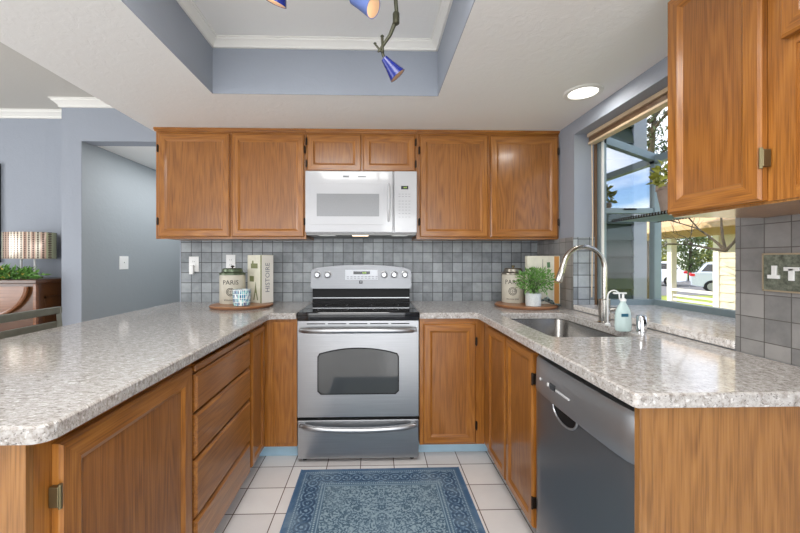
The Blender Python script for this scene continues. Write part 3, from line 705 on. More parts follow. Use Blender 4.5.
# pocket handle: crescent lip and dark recess under the panel
def yy(Y): return DY1-.002-Y
g = G(); y0, y1 = yy(1.315), yy(1.155); pts = []
for k in range(17):
    a = PI*k/16; pts.append(((y0+y1)/2-(y1-y0)/2*math.cos(a), .7148-.048*math.sin(a)))
g.prism(pts, FR, -.0085, -.004); obj('handle_recess', g, BLK, dd)
obj('handle_lip', G().tube([FR @ Vector((a, -.010, c)) for a, c in pts], .004, 8), STEELP, dd, smooth=True)
g = G().lathe([(.006, 0), (.006, .0015)], M=FR @ T((yy(1.40), -.0165, .775)) @ Matrix.Rotation(PI/2, 4, 'X'), n=14)
g2 = G().lathe([(.007, 0), (.007, .0015)], M=FR @ T((yy(1.335), -.0180, .775)) @ Matrix.Rotation(PI/2, 4, 'X'), n=14)
obj('button', g, PLAST, cpn); obj('button', g2, PLAST, cpn)
q = G().box(yy(1.320), yy(1.285), -.0195, -.012, .765, .787); q.xf(FR); obj('display', q, BLKG, cpn)
q = G().box(yy(1.278), yy(1.19), -.0200, -.012, .770, .776); q.xf(FR); obj('lettering_strip', q, simple('pale_print', S(200, 200, 200), .4), cpn)
obj('side_strip', G().box(.668, .70, DY0-.0, DY0+.004, .11, .848), STEEL, dw)
obj('edge_trim', G().box(.6585, .667, DY0+.006, DY0+.012, .11, .712, b=.002), STEEL, dw)
obj('kick_plate', G().box(.73, .74, DY0+.002, DY1-.002, .0005, .108), BLK, dw)

# ---------------------------------------------------------------- faucet, soap, air gap
fc = thing('faucet', 'brushed nickel gooseneck faucet arching over the sink', 'faucet', (1.185, 1.84, CT))
obj('base', G().lathe([(.032, .9165), (.032, .922), (.027, .926), (.027, 1.035), (.022, 1.04)], (1.185, 1.84, 0), 28), NICKEL, fc, smooth=True)
pts = [(1.185, 1.84, 1.03), (1.185, 1.84, 1.10), (1.185, 1.84, 1.20)]
for k in range(1, 15):
    a = PI*k/16; pts.append((1.0775+.1075*math.cos(a), 1.84, 1.20+.1075*math.sin(a)))
p = Vector(pts[-1]); dirv = Vector((-.30, 0, -1)).normalized(); pts += [tuple(p+dirv*.02)]
obj('spout', G().tube(pts, .0125, 14), NICKEL, fc, smooth=True)
p2 = Vector(pts[-1]); obj('spray_head', G().tube([p2, p2+dirv*.03, p2+dirv*.095, p2+dirv*.10], [.0135, .0155, .0175, .015], 16), NICKEL, fc, smooth=True)
obj('lever', G().tube([(1.21, 1.835, .985), (1.235, 1.81, .99), (1.26, 1.77, 1.0)], [.012, .009, .006], 10), NICKEL, fc, smooth=True)
sp = thing('filtered_water_tap', 'slim white curved tap behind the soap bottle', 'tap', (1.17, 1.76, CT))
pts = [(1.215, 1.74, .917), (1.215, 1.74, 1.03)]+[(1.215+.03-.03*math.cos(PI*k/8), 1.74-.02*k/8, 1.05+.03*math.sin(PI*k/8)) for k in range(9)]
pts = [(1.15, 1.76, .917), (1.15, 1.76, 1.05)]+[(1.18-.03*math.cos(PI*k/8), 1.76, 1.06+.03*math.sin(PI*k/8)) for k in range(8)]+[(1.21, 1.76, 1.045)]
obj('spout', G().tube(pts, .0035, 8), PLAST, sp, smooth=True)
obj('base', G().lathe([(.012, .9165), (.012, .925), (.006, .93)], (1.15, 1.76, 0), 16), PLAST, sp, smooth=True)
q = NT('blue_soap'); q.b.inputs['Base Color'].default_value = S(216, 236, 233); q.b.inputs['Transmission Weight'].default_value = .25; q.b.inputs['Roughness'].default_value = .08; q.b.inputs['IOR'].default_value = 1.3
SOAP = q.m
q = NT('clear_bottle'); q.b.inputs['Base Color'].default_value = S(225, 238, 238); q.b.inputs['Transmission Weight'].default_value = .7; q.b.inputs['Roughness'].default_value = .08; q.b.inputs['IOR'].default_value = 1.2
BOTL = q.m
sb = thing('soap_bottle', 'clear pump bottle of pale blue soap beside the sink', 'soap bottle', (1.133, 1.625, CT))
obj('bottle', G().lathe([(.030, .9165), (.034, .921), (.036, .94), (.035, .985), (.031, 1.01), (.020, 1.032), (.012, 1.045), (.012, 1.052)], (1.133, 1.625, 0), 26, sy=.75), SOAP, sb, smooth=True)
obj('pump', G().lathe([(.013, 1.0525), (.013, 1.062), (.005, 1.066), (.005, 1.085)], (1.133, 1.625, 0), 16).box(1.088, 1.148, 1.618, 1.632, 1.085, 1.092, b=.003), PLAST, sb, smooth=True)
obj('label_sticker', G().box(1.106, 1.138, 1.5955, 1.5975, .985, .999, b=.0008), simple('label_blue', S(40, 96, 120), .4), sb)
ag = thing('air_gap', 'short chrome air gap cylinder behind the sink corner', 'air gap', (1.20, 1.60, CT))
obj('cap', G().lathe([(.021, .9165), (.021, .985), (.018, .990), (0, .990)], (1.20, 1.60, 0), 28), CHROME, ag, smooth=True)
obj('vent_slot', G().box(1.195, 1.205, 1.5775, 1.5805, .955, .975), BLK, ag)

# ---------------------------------------------------------------- counter decor
def board(cx, cy, r, label):
    b = thing('serving_board', label, 'serving board', (cx, cy, CT))
    obj('board', G().lathe([(r-.006, .9165), (r, .920), (r, .931), (r-.004, .935), (0, .935)], (cx, cy, 0), 48), WOODB, b, smooth=True)
    obj('bark_rim', G().lathe([(r+.0005, .9215), (r+.0035, .924), (r+.0035, .928), (r+.0005, .9305)], (cx, cy, 0), 48), simple('rim_brown', S(120, 78, 48), .6), b)
board(-.925, 2.545, .205, 'round wooden board under the canister and book left of the range')
board(1.05, 2.50, .205, 'round wooden board under the plant and canister right of the range')
BZ = .9355
def canister(cx, cy, r, h, lidm, label, face):
    c = thing('canister', label, 'canister', (cx, cy, BZ))
    z0, z1 = BZ, BZ+h
    obj('body', G().lathe([(r-.003, z0), (r, z0+.004), (r, z1-.01), (r-.004, z1)], (cx, cy, 0), 36), CANV, c, smooth=True)
    l = obj('lid', G().lathe([(r-.003, z1), (r+.002, z1+.002), (r+.002, z1+.012), (r-.008, z1+.018), (r*.80, z1+.022), (r*.78, z1+.040), (r*.70, z1+.046), (0, z1+.048)], (cx, cy, 0), 36), lidm, c, smooth=True)
    obj('lid_knob', G().lathe([(.006, z1+.048), (.006, z1+.052), (.013, z1+.057), (.011, z1+.064), (0, z1+.067)], (cx, cy, 0), 20), BRONZE if lidm is PEWT else DARKM, l, smooth=True)
    M = T((cx, cy, 0)) @ Matrix.Rotation(face, 4, 'Z')
    R_ = r+.0006
    obj('lettering', text_geo('PARIS', .044, M @ T((0, 0, z0+h*.74)), R_), DKP, c)
    g = text_geo('\u2022\u2020\u2022', .026, M @ T((0, 0, z0+h*.42)), R_)
    for rr in (.020, .028):
        vs = []; nn = 40
        for k in range(nn):
            a = 2*PI*k/nn
            for q in (rr, rr-.0035):
                x = q*math.cos(a); an = x/R_; p = M @ Vector(((R_+.0004)*math.sin(an), -(R_+.0004)*math.cos(an), z0+h*.42+q*math.sin(a))); vs.append(p)
        g.add(vs, [(2*k, 2*k+1, (2*k+3) % (2*nn), (2*k+2) % (2*nn)) for k in range(nn)])
    obj('emblem', g, DKP, c)
    obj('small_lettering', text_geo('BOULANGERIE', .013, M @ T((0, 0, z0+h*.14)), R_), DKP, c)
    return c
canister(-1.012, 2.60, .086, .200, TING, 'cream canister marked PARIS with a green lid, left board', math.radians(12))
canister(1.0, 2.595, .080, .200, PEWT, 'cream canister marked PARIS with a pewter lid behind the potted plant', math.radians(-24))
# patterned cup
q = NT('mosaic_cup'); tcx = q.n('TexCoord').outputs['Object']; sp_ = q.n('SeparateXYZ', {0: tcx})
ang = q.math('ARCTAN2', sp_.outputs[1], sp_.outputs[0]); v = q.n('CombineXYZ', {0: q.math('MULTIPLY', ang, .06), 1: sp_.outputs[2]}).outputs[0]
br = q.n('TexBrick', {'Vector': v, 'Color1': (0, 0, 0, 1), 'Color2': (1, 1, 1, 1), 'Mortar': (.5, .5, .5, 1), 'Scale': 1, 'Mortar Size': .0018, 'Brick Width': .0125, 'Row Height': .026}, offset=0, squash=1)
vi = q.n('TexVoronoi', {'Vector': q.n('Mapping', {0: v, 'Scale': (80, 38, 1)}).outputs[0], 'Scale': 1}).outputs['Color']
cc = q.ramp(q.n('SeparateXYZ', {0: vi}).outputs[0], [(0, S(38, 70, 120)), (.3, S(60, 140, 170)), (.55, S(150, 210, 205)), (.8, S(226, 236, 234)), (1, S(30, 90, 130))], 'CONSTANT')
q.L(q.mix(br.outputs[1], cc, S(236, 238, 236)), q.b.inputs['Base Color']); q.b.inputs['Roughness'].default_value = .25
o = obj('mosaic_cup', G().lathe([(.044, BZ), (.052, BZ+.003), (.057, BZ+.05), (.058, BZ+.108), (.054, BZ+.108), (.052, BZ+.012), (0, BZ+.01)], (-.892, 2.45, 0), 36), q.m, loc=(-.892, 2.45, BZ), smooth=True)
tag(o, 'white cup with blue mosaic squares in front of the green-lidded canister', 'cup')
# book box, left
def bookbox(loc, rot, w, d, h, label, spine_m, deco):
    b = thing('book_box', label, 'book', loc); M = T(loc) @ Matrix.Rotation(rot, 4, 'Z')
    g = G().box(0, w, 0, d, 0, h, b=.003); g.xf(M); o = obj('cover', g, BOOK, b); deco(b, o, M); return b
def decoL(b, o, M):
    # spine face at y=0 (width w), cover face at x=0 running back
    q = G().box(.004, .096, -.0012, .001, .004, .336); q.xf(M); s_ = obj('spine', q, SPINE, b)
    q = G().box(-.0012, .001, -.0004, .012, .002, .338); q.xf(M); obj('olive_edge', q, OLIVE, b)
    g = G().add(*[(lambda t: (t.v, t.f))(text_geo('HISTOIRE', .05, M @ T((.05, -.0018, .18)) @ Matrix.Rotation(-PI/2, 4, 'Y')))][0])
    obj('spine_lettering', g, GREY, s_)
    g = G(); C_ = M @ frame((0, 0, 0), (0, -1, 0), (-1, 0, 0))
    # printed landmarks: small house block, tower
    for a0, a1, c0, c1 in ((-.125, -.045, .245, .28), (-.11, -.095, .28, .30), (-.14, -.09, .15, .19)):
        g.prism([(a0, c0), (a1, c0), (a1, c1), (a0, c1)], C_, -.0012, .0005)
    obj('house_print', g, OLIVE, o); g = G()
    g.prism([(-.095, .02), (-.085, .02), (-.072, .07), (-.064, .07), (-.05, .02), (-.04, .02), (-.06, .10), (-.068, .15), (-.076, .10)], C_, -.0012, .0005)
    obj('tower_print', g, OLIVE, o)
bookbox((-.792, 2.548, BZ), math.radians(52), .10, .17, .34, 'tall cream book box with a printed cover beside the green-lidded canister', SPINE, decoL)
def decoR(b, o, M):
    q = G().box(.192, .226, -.0012, .001, .002, .330); q.xf(M); obj('orange_band', q, ORNG, b)
    q = G().box(.186, .190, -.0012, .001, .002, .330); q.xf(M); obj('pale_band', q, SPINE, b)
    g = G().prism([(.108, .22), (.112, .22), (.111, .31), (.109, .31)], M, -.0012, .0005).prism([(.104, .20), (.116, .20), (.112, .25), (.108, .25)], M, -.0012, .0005)
    obj('tower_print', g, DKP, o)
    g = G().prism([(.142, .25), (.163, .252), (.161, .29), (.140, .288)], M, -.0012, .0005); st = obj('stamp_print', g, simple('stamp_green', S(84, 120, 84), .6), o)
bookbox((1.052, 2.475, BZ), math.radians(2), .236, .035, .333, 'large cream cookbook with an orange stripe standing behind the potted plant', SPINE, decoR)
# potted plant
pt = thing('potted_plant', 'small leafy green plant in a white speckled pot right of the range', 'plant', (1.05, 2.375, BZ))
obj('pot', G().lathe([(.044, BZ), (.048, BZ+.003), (.050, BZ+.085), (.047, BZ+.085), (.045, BZ+.075), (0, BZ+.075)], (1.05, 2.375, 0), 30), simple('speckled_white_pot', S(206, 210, 208), .45, noise=.12, nscale=160), pt, smooth=True)
g = leaves(820, (1.065, 2.375, BZ+.165), (.125, .075, .085), .026, 11, droop=.2, aspect=.38)
obj('foliage', g, GREEN, pt, recalc=False)
g = G(); R = random.Random(2)
for i in range(22):
    a = R.uniform(0, 2*PI); q = R.uniform(.3, 1); g.tube([(1.05, 2.375, BZ+.07), (1.06+.03*q*math.cos(a), 2.375+.02*q*math.sin(a), BZ+.13), (1.07+.09*q*math.cos(a), 2.375+.055*q*math.sin(a), BZ+.17)], .0012, 4)
obj('stems', g, DGREEN, pt)
# folded dark cloth
g = G(); R = random.Random(5); NX, NY = 14, 10; vs = []
for i in range(NX):
    for j in range(NY):
        u, v_ = i/(NX-1), j/(NY-1)
        h = .055*math.exp(-((u-.2)**2)*7)*(1-.5*v_)+.008*math.sin(u*17+v_*6)+.006*R.random()
        vs.append((1.125+.105*u, 2.355+.075*v_, BZ+.0035+max(.0, h*(1-u*.65))))
top = [(i*NY+j, i*NY+j+1, (i+1)*NY+j+1, (i+1)*NY+j) for i in range(NX-1) for j in range(NY-1)]
g.add(vs, top)
q = NT('teal_print'); v = q.n('TexVoronoi', {'Vector': q.obj(), 'Scale': 70}).outputs[0]; q.L(q.ramp(v, [(.3, S(24, 54, 62)), (.42, S(150, 170, 168))], 'CONSTANT'), q.b.inputs['Base Color']); q.b.inputs['Roughness'].default_value = .9
o = obj('folded_cloth', g, q.m, loc=(1.17, 2.39, BZ), smooth=True); md = o.modifiers.new('thickness', 'SOLIDIFY'); md.thickness = .0025; md.offset = 1
tag(o, 'small crumpled dark teal cloth beside the white pot', 'cloth')

# ---------------------------------------------------------------- outlets and switches
def plate(name, label, cat, M, w, h, kind):
    o = thing(name, label, cat, tuple(M.to_translation()))
    g = G().box(-w/2, w/2, -.006, 0, -h/2, h/2, b=.002); g.xf(M); obj('cover_plate', g, PLAST, o)
    for k in range(1 if kind != 'double' else 2):
        dx = 0 if kind != 'double' else (-.023+.046*k)
        if kind == 'switch': g = G().box(dx-.005, dx+.005, -.016, -.006, -.004, .010, b=.002); nm = 'toggle'
        else: g = G().box(dx-.016, dx+.016, -.008, -.006, -.033, .033, b=.002); nm = 'socket_face'
        g.xf(M); s_ = obj(nm, g, PLAST if kind != 'double' else simple('toggle_white', S(245, 244, 240), .3), o)
        if kind == 'socket':
            g = G()
            for zz in (-.019, .019): g.box(-.007, -.005, -.0085, -.0078, zz-.004, zz+.005).box(.005, .007, -.0085, -.0078, zz-.004, zz+.005)
            g.xf(M); obj('slots', g, DKP, s_)
    return o
plate('wall_switch', 'white light switch on the grey hall wall through the doorway', 'light switch', frame((-2.27, 3.33, 1.215), (0, 1, 0), (1, 0, 0)), .115, .118, 'switch')
o = plate('wall_outlet', 'white outlet with a plugged-in charger on the tiles left of the canister', 'outlet', frame((-1.405, 2.8515, 1.208), *BACK), .075, .118, 'socket')
g = G().box(-1.427, -1.397, 2.815, 2.842, 1.130, 1.20, b=.004)
o = obj('plug_adapter', g, PLAST, loc=(-1.42, 2.83, 1.16)); tag(o, 'small white plug adapter in the outlet on the left tiles', 'plug')
plate('wall_outlet', 'white outlet on the tiles behind the green-lidded canister', 'outlet', frame((-1.122, 2.8515, 1.222), *BACK), .072, .118, 'socket')
o = thing('switch_plate', 'ornate dark metal double switch plate on the right tile wall', 'light switch', (1.292, 1.08, 1.20))
M = frame((1.2915, 1.094, 1.20), *RIGHT)
g = G().box(-.072, .072, -.006, 0, -.06, .06, b=.002); g.xf(M)
obj('cover_plate', g, simple('etched_glass_plate', S(120, 124, 110), .25, .3, noise=.5, nscale=90), o)
g = G().box(-.073, .073, -.008, -.0005, .057, .062).box(-.073, .073, -.008, -.0005, -.062, -.057).box(-.074, -.071, -.008, -.0005, -.062, .062).box(.071, .074, -.008, -.0005, -.062, .062); g.xf(M)
obj('plate_border', g, simple('pale_brass_edge', S(196, 178, 150), .3, .6), o)
for k, dx in enumerate((-.036, .012+.0)):
    g = G()
    if k == 0: g.box(dx-.007, dx+.007, -.012, -.006, -.010, .022, b=.001).box(dx-.019, dx+.015, -.012, -.006, -.020, -.008, b=.001)
    else: g.box(dx-.007, dx+.007, -.012, -.006, -.024, .014, b=.001).box(dx-.020, dx+.020, -.012, -.006, .006, .018, b=.001)
    g.xf(M); obj('toggle', g, PLAST, o)

# ---------------------------------------------------------------- lights
rl = thing('recessed_light', 'round white recessed ceiling light near the garden window', 'ceiling light', (1.125, 1.93, 2.14))
obj('trim_ring', G().lathe([(.098, 2.1475), (.098, 2.143), (.090, 2.139), (.074, 2.141), (.072, 2.1475)], (1.125, 1.93, 0), 40), TRIM, rl, smooth=True)
obj('lens', G().lathe([(0, 2.1455), (.072, 2.1455), (.072, 2.1470), (0, 2.1470)], (1.125, 1.93, 0), 40), LAMPE, rl)
light('recessed_lamp_light', 'AREA', (1.125, 1.93, 2.135), (0, 0, 0), 1.2, (1, .96, .9), (.13, .13))
tk = thing('track_light', 'bronze branch-like ceiling track with blue glass spot shades in the tray', 'ceiling light', (-.1, 1.2, 2.44))
from math import sin, cos
arm = [(-.42, .55, 2.33), (-.30, .95, 2.32), (-.10, 1.15, 2.33), (.03, 1.28, 2.30), (.075, 1.36, 2.255), (.083, 1.39, 2.19), (.077, 1.395, 2.155), (.058, 1.40, 2.11), (.028, 1.40, 2.065), (.012, 1.40, 2.045)]
obj('branch_arm', G().tube(arm, [.008]*6+[.009, .007, .006, .004], 8), BRANCH, tk, smooth=True)
obj('canopy', G().lathe([(.065, 2.4395), (.065, 2.425), (.02, 2.41)], (-.2, 1.02, 0), 24).tube([(-.2, 1.02, 2.41), (-.2, 1.04, 2.325)], .007, 8), BRANCH, tk, smooth=True)
obj('branch_joint', G().lathe([(.008, -.03), (.013, -.025), (.013, .012), (.008, .02)], (.081, 1.39, 2.175), 12), BRANCH, tk, smooth=True)
def shade(p, d, L_, r0, r1, m, lit, joint_from):
    d = Vector(d).normalized(); M = T(p) @ d.to_track_quat('Z', 'Y').to_matrix().to_4x4()
    s_ = obj('glass_shade', G().lathe([(r0*.5, -.004), (r0, 0), (r0+(r1-r0)*.35, L_*.4), (r1, L_), (r1-.0025, L_), (r0+(r1-r0)*.33, L_*.4), (r0*.8, .006)], n=26, M=M), m, tk, smooth=True)
    obj('shade_lining', G().lathe([(r1-.003, L_-.001), (r0+(r1-r0)*.32, L_*.4), (r0*.75, .01)], n=26, M=M), simple('warm_lining', S(214, 176, 140), .5), s_, smooth=True)
    if lit: obj('bulb', G().lathe([(.004, .02), (.014, .03), (.017, .045), (.012, .06), (0, .064)], n=14, M=M), WARME, s_, smooth=True)
    q = obj('shade_neck', G().tube([joint_from, p], .0055, 8), BRANCH, s_, smooth=True)
    return M
shade((.036, 1.40, 2.020), (.72, .12, -.85), .082, .013, .034, BLUEG, False, (.026, 1.40, 2.05))
obj('branch_twig', G().tube([(.028, 1.40, 2.10), (.030, 1.395, 2.04)], .0055, 8).tube([(.0, 1.40, 2.075), (.022, 1.40, 2.048)], .004, 8).lathe([(0, -.007), (.007, 0), (0, .007)], (.0, 1.40, 2.077), 8).lathe([(0, -.008), (.008, 0), (0, .008)], (.028, 1.40, 2.105), 8), BRANCH, tk, smooth=True)
shade((-.082, 1.35, 2.212), (.80, -.42, -.62), .105, .018, .036, BLUEL, True, (-.035, 1.25, 2.31))
shade((-.325, 1.27, 2.237), (-.38, .38, -1), .092, .018, .040, BLUEG, True, (-.25, 1.05, 2.325))
shade((-.30, 1.33, 2.295), (.28, -.1, -1), .10, .018, .045, BLUEG, True, (-.26, 1.02, 2.325)) if False else None
for p in ((.0, 1.28, 2.10), (-.38, 1.28, 2.12)): light('track_lamp_light', 'POINT', p, (0, 0, 0), .12, (1, .85, .65), shadow_soft_size=.03)

# ---------------------------------------------------------------- rug
q = NT('distressed_blue_rug')
xy = q.n('SeparateXYZ', {0: q.n('TexCoord').outputs['Object']}); ax_, ay_ = q.math('ABSOLUTE', xy.outputs[0]), q.math('ABSOLUTE', xy.outputs[1])
HW, HL = .462, .765
dx = q.math('SUBTRACT', HW, ax_); dy = q.math('SUBTRACT', HL, ay_); d = q.math('MINIMUM', dx, dy)
side = q.math('LESS_THAN', dx, dy)
al = q.n('MixRGB', {0: side, 1: ax_, 2: ay_}).outputs[0]
mir = q.n('CombineXYZ', {0: ax_, 1: ay_}).outputs[0]
nz = q.n('TexNoise', {'Vector': mir, 'Scale': 16, 'Detail': 3}).outputs['Color']
warp = q.n('VectorMath', {0: mir, 1: q.n('VectorMath', {0: nz, 'Scale': .07}, operation='SCALE').outputs[0]}, operation='ADD').outputs[0]
vo = q.n('TexVoronoi', {'Vector': warp, 'Scale': 30}, feature='F1').outputs[0]
ringf = q.math('SINE', q.math('MULTIPLY', vo, 19))
vo2 = q.n('TexNoise', {'Vector': warp, 'Scale': 85, 'Detail': 2}).outputs[0]
field = q.math('ADD', q.math('MULTIPLY', ringf, .22), q.ramp(vo2, [(.44, (0, 0, 0)), (.56, (1, 1, 1))]))
pat = q.ramp(field, [(.0, S(66, 92, 112)), (.5, S(98, 124, 142)), (1.0, S(146, 168, 180))])
bt_ = q.math('SUBTRACT', q.math('PINGPONG', al, .055), .0275)
bd = q.math('SUBTRACT', d, .088)
rr = q.math('SQRT', q.math('ADD', q.math('MULTIPLY', bt_, bt_), q.math('MULTIPLY', bd, bd)))
brg = q.math('ADD', q.math('SINE', q.math('MULTIPLY', rr, 330)), q.math('MULTIPLY', q.math('SUBTRACT', vo2, .5), 5))
bpat = q.ramp(q.math('MULTIPLY_ADD', brg, .4, .4), [(.2, S(50, 76, 104)), (.6, S(74, 104, 134)), (.95, S(136, 162, 182))])
inb = q.math('MULTIPLY', q.math('GREATER_THAN', d, .045), q.math('LESS_THAN', d, .130))
c1 = q.mix(inb, pat, bpat)
def stripe(c, a, b, col, dash=None):
    m = q.math('MULTIPLY', q.math('GREATER_THAN', d, a), q.math('LESS_THAN', d, b))
    if dash: m = q.math('MULTIPLY', m, q.math('GREATER_THAN', q.math('PINGPONG', al, dash), dash*.45))
    return q.mix(m, c, col)
c1 = stripe(c1, .0, .022, S(66, 98, 132)); c1 = stripe(c1, .022, .043, S(76, 104, 132)); c1 = stripe(c1, .030, .037, S(150, 172, 186), .006)
c1 = stripe(c1, .131, .165, S(78, 106, 130)); c1 = stripe(c1, .138, .146, S(158, 180, 190), .006); c1 = stripe(c1, .155, .160, S(140, 164, 178))
wear = q.n('TexNoise', {'Vector': q.obj(), 'Scale': 5, 'Detail': 6, 'Roughness': .7}).outputs[0]
c1 = q.mix(q.ramp(wear, [(.48, (0, 0, 0)), (.75, (.55,)*3)]), c1, S(150, 170, 182))
q.L(c1, q.b.inputs['Base Color']); q.b.inputs['Roughness'].default_value = .95
fz = q.n('TexNoise', {'Vector': q.obj(), 'Scale': 500}).outputs[0]; q.bump(fz, .5, .003)
rug = thing('rug', 'distressed blue patterned runner rug on the white tile floor', 'rug', (.036, 1.375, .001), rotz=math.radians(.3))
g = G().box(-HW, HW, -HL, HL, 0, .009, b=.004); obj('pile', g, q.m, rug, local=True)
BIND = simple('rug_binding', S(84, 116, 150), .9)
for x in (-HW, HW): obj('bound_edge', G().tube([(x, -HL, .005), (x, HL, .005)], .005, 6), BIND, rug, local=True)

# ---------------------------------------------------------------- dining side
pn = thing('upright_piano', 'dark wood upright piano against the dining wall beyond the counter', 'piano', (-3.05, 2.9, 0))
obj('case', G().box(-3.65, -2.50, 2.74, 3.08, .0005, 1.065), PIANO, pn)
obj('lid', G().box(-3.68, -2.475, 2.71, 3.085, 1.066, 1.096, b=.006), PIANO, pn)
FP = frame((0, 2.7395, 0), *BACK)
pts = [(-3.55, 1.05), (-2.555, 1.05)]+[(-2.555-.32*(1-math.cos(PI/2*k/12)), 1.05-.20*math.sin(PI/2*k/12)) for k in range(1, 13)]+[(-3.55, .85)]
pts = [(-3.6, 1.045), (-2.555, 1.045)]+[(-2.555-.36*(1-math.cos(PI/2*k/14)), 1.045-.235*math.sin(PI/2*k/14)) for k in range(1, 15)]+[(-3.6, .79)]
fp = obj('music_panel', G().prism(pts, FP, -.012, 0), PIANOL, pn)
g = G().tube([FP @ Vector((a, -.016, c)) for a, c in pts[1:]], .014, 8); obj('panel_moulding', g, PIANOL, fp, smooth=True)
obj('key_shelf', G().box(-3.6, -2.53, 2.60, 2.739, .62, .68, b=.01), PIANO, pn)
obj('corner_post', G().box(-2.515, -2.492, 2.728, 2.752, .02, 1.064, b=.003), PIANOL, pn)
obj('side_moulding', G().box(-2.4995, -2.494, 2.80, 3.05, .95, .965).box(-2.4995, -2.494, 2.80, 3.05, .30, .315).box(-2.4995, -2.494, 2.80, 2.815, .30, .965), PIANO, pn)
lp = thing('table_lamp', 'table lamp with wide patterned drum shade on the piano', 'lamp', (-2.73, 2.93, 1.0965))
q = NT('patterned_shade'); o3 = q.n('SeparateXYZ', {0: q.n('TexCoord').outputs['Object']})
s1 = q.math('PINGPONG', o3.outputs[0], .025); z1 = q.math('PINGPONG', o3.outputs[2], .014)
ro = q.math('SQRT', q.math('ADD', q.math('POWER', q.math('SUBTRACT', s1, .0125), 2), q.math('POWER', q.math('SUBTRACT', z1, .007), 2)))
cst = q.ramp(q.n('TexNoise', {'Vector': q.n('CombineXYZ', {0: q.math('SNAP', o3.outputs[0], .025)}).outputs[0], 'Scale': 37, 'Detail': 0}).outputs[0], [(.2, S(150, 158, 120)), (.45, S(222, 214, 196)), (.6, S(196, 158, 140)), (.75, S(226, 224, 210))])
q.L(q.mix(q.math('LESS_THAN', ro, .0058), cst, S(92, 78, 70)), q.b.inputs['Base Color']); q.b.inputs['Roughness'].default_value = .25; q.b.inputs['Metallic'].default_value = .25
obj('lamp_shade', G().lathe([(.19, 1.250), (.192, 1.252), (.192, 1.454), (.19, 1.456), (.186, 1.454), (.186, 1.252), (.19, 1.250)], (-2.725, 2.93, 0), 44, sy=.55), q.m, lp, smooth=True)
for x in (-2.79, -2.685): obj('stem', G().tube([(x, 2.93, 1.1085), (x, 2.93, 1.40)], .008, 10), PLAST, lp, smooth=True)
obj('base', G().box(-2.83, -2.645, 2.90, 2.96, 1.0965, 1.1085, b=.003), BRONZE, lp)
obj('shade_frame', G().box(-2.80, -2.675, 2.925, 2.935, 1.395, 1.403), BRONZE, lp)
gl = leaves(900, (-2.90, 2.78, 1.125), (.42, .035, .045), .05, 21, aspect=.35)
gl.v = [(x, y, max(z, 1.0985)) for x, y, z in gl.v]
ga = thing('garland', 'leafy green garland with yellow blooms along the piano top', 'garland', (-2.95, 2.85, 1.0965))
obj('foliage', gl, [GREEN], ga, recalc=False)
gb = leaves(90, (-2.95, 2.76, 1.14), (.36, .04, .035), .026, 22, aspect=.8); gb.v = [(x, y, max(z, 1.0985)) for x, y, z in gb.v]
obj('blossoms', gb, simple('yellow_bloom', S(206, 190, 90), .6), ga, recalc=False)
o = thing('picture_frame', 'dark framed picture hanging on the dining room wall', 'picture', (-3.33, 3.08, 1.22))
g = G().box(-3.62, -3.11, 3.065, 3.089, 1.22, 1.24).box(-3.62, -3.11, 3.065, 3.089, 2.02, 2.04).box(-3.13, -3.105, 3.06, 3.089, 1.22, 2.04).box(-3.64, -3.62, 3.065, 3.089, 1.22, 2.04)
obj('frame', g, simple('dark_frame', S(40, 44, 50), .4), o); obj('picture', G().box(-3.62, -3.13, 3.078, 3.089, 1.24, 2.02), simple('picture_teal', S(110, 132, 140), .4, noise=.4, nscale=5), o)
ch = thing('counter_stool', 'grey-green wooden counter stool pulled up behind the peninsula', 'stool', (-1.78, 1.83, 0))
SX = -1.75; Y0, Y1 = 1.60, 2.06
for y in (Y0+.012, Y1-.012):
    obj('back_post', G().tube([(SX, y, .0005), (SX+.03, y, .62), (SX-.0, y, .975)], .014, 4), CHAIR, ch)
    obj('front_leg', G().tube([(-1.40, y, .0005), (-1.40, y, .62)], .016, 4), CHAIR, ch)
obj('top_rail', G().box(SX-.016, SX+.012, Y0, Y1, .945, .982, b=.004), CHAIR, ch)
obj('back_slat', G().box(SX-.006, SX+.012, Y0+.03, Y1-.03, .82, .905, b=.004), CHAIR, ch)
obj('seat', G().box(-1.76, -1.38, Y0, Y1, .62, .66, b=.01), CHAIR, ch)
obj('foot_rail', G().box(-1.41, -1.39, Y0+.02, Y1-.02, .20, .225).box(-1.80, -1.40, Y0+.002, Y0+.022, .24, .26).box(-1.80, -1.40, Y1-.022, Y1-.002, .24, .26), CHAIR, ch)

# ---------------------------------------------------------------- outdoors
GZ = -.55
struct('ground', G().box(1.44, 60, -30, 70, GZ-.2, GZ).box(-40, 60, 6.2, 70, GZ-.21, GZ-.01), LAWN)
struct('driveway', G().box(7.0, 60, 17.8, 34, GZ, GZ+.01), ASPH)
def siding(x0, x1, y, z0, z1, step=.14):
    g = G(); z = z0
    while z < z1:
        zz = min(z+step, z1); g.add([(x0, y-.035, z), (x1, y-.035, z), (x1, y-.002, zz), (x0, y-.002, zz), (x0, y-.002, z), (x1, y-.002, z)], [(0, 1, 2, 3), (4, 5, 1, 0)]); z = zz
    g.box(x0, x1, y, y+.1, z0, z1); return g
struct('wall_outside', siding(1.45, 2.235, 3.1, GZ, 3.2), SIDD, recalc=False)
struct('trim_6', G().box(2.235, 2.35, 3.07, 3.2, GZ, 3.2), SIDT)
struct('trim_7', G().box(2.15, 2.235, 3.078, 3.09, GZ, 3.2), SIDT) if False else None
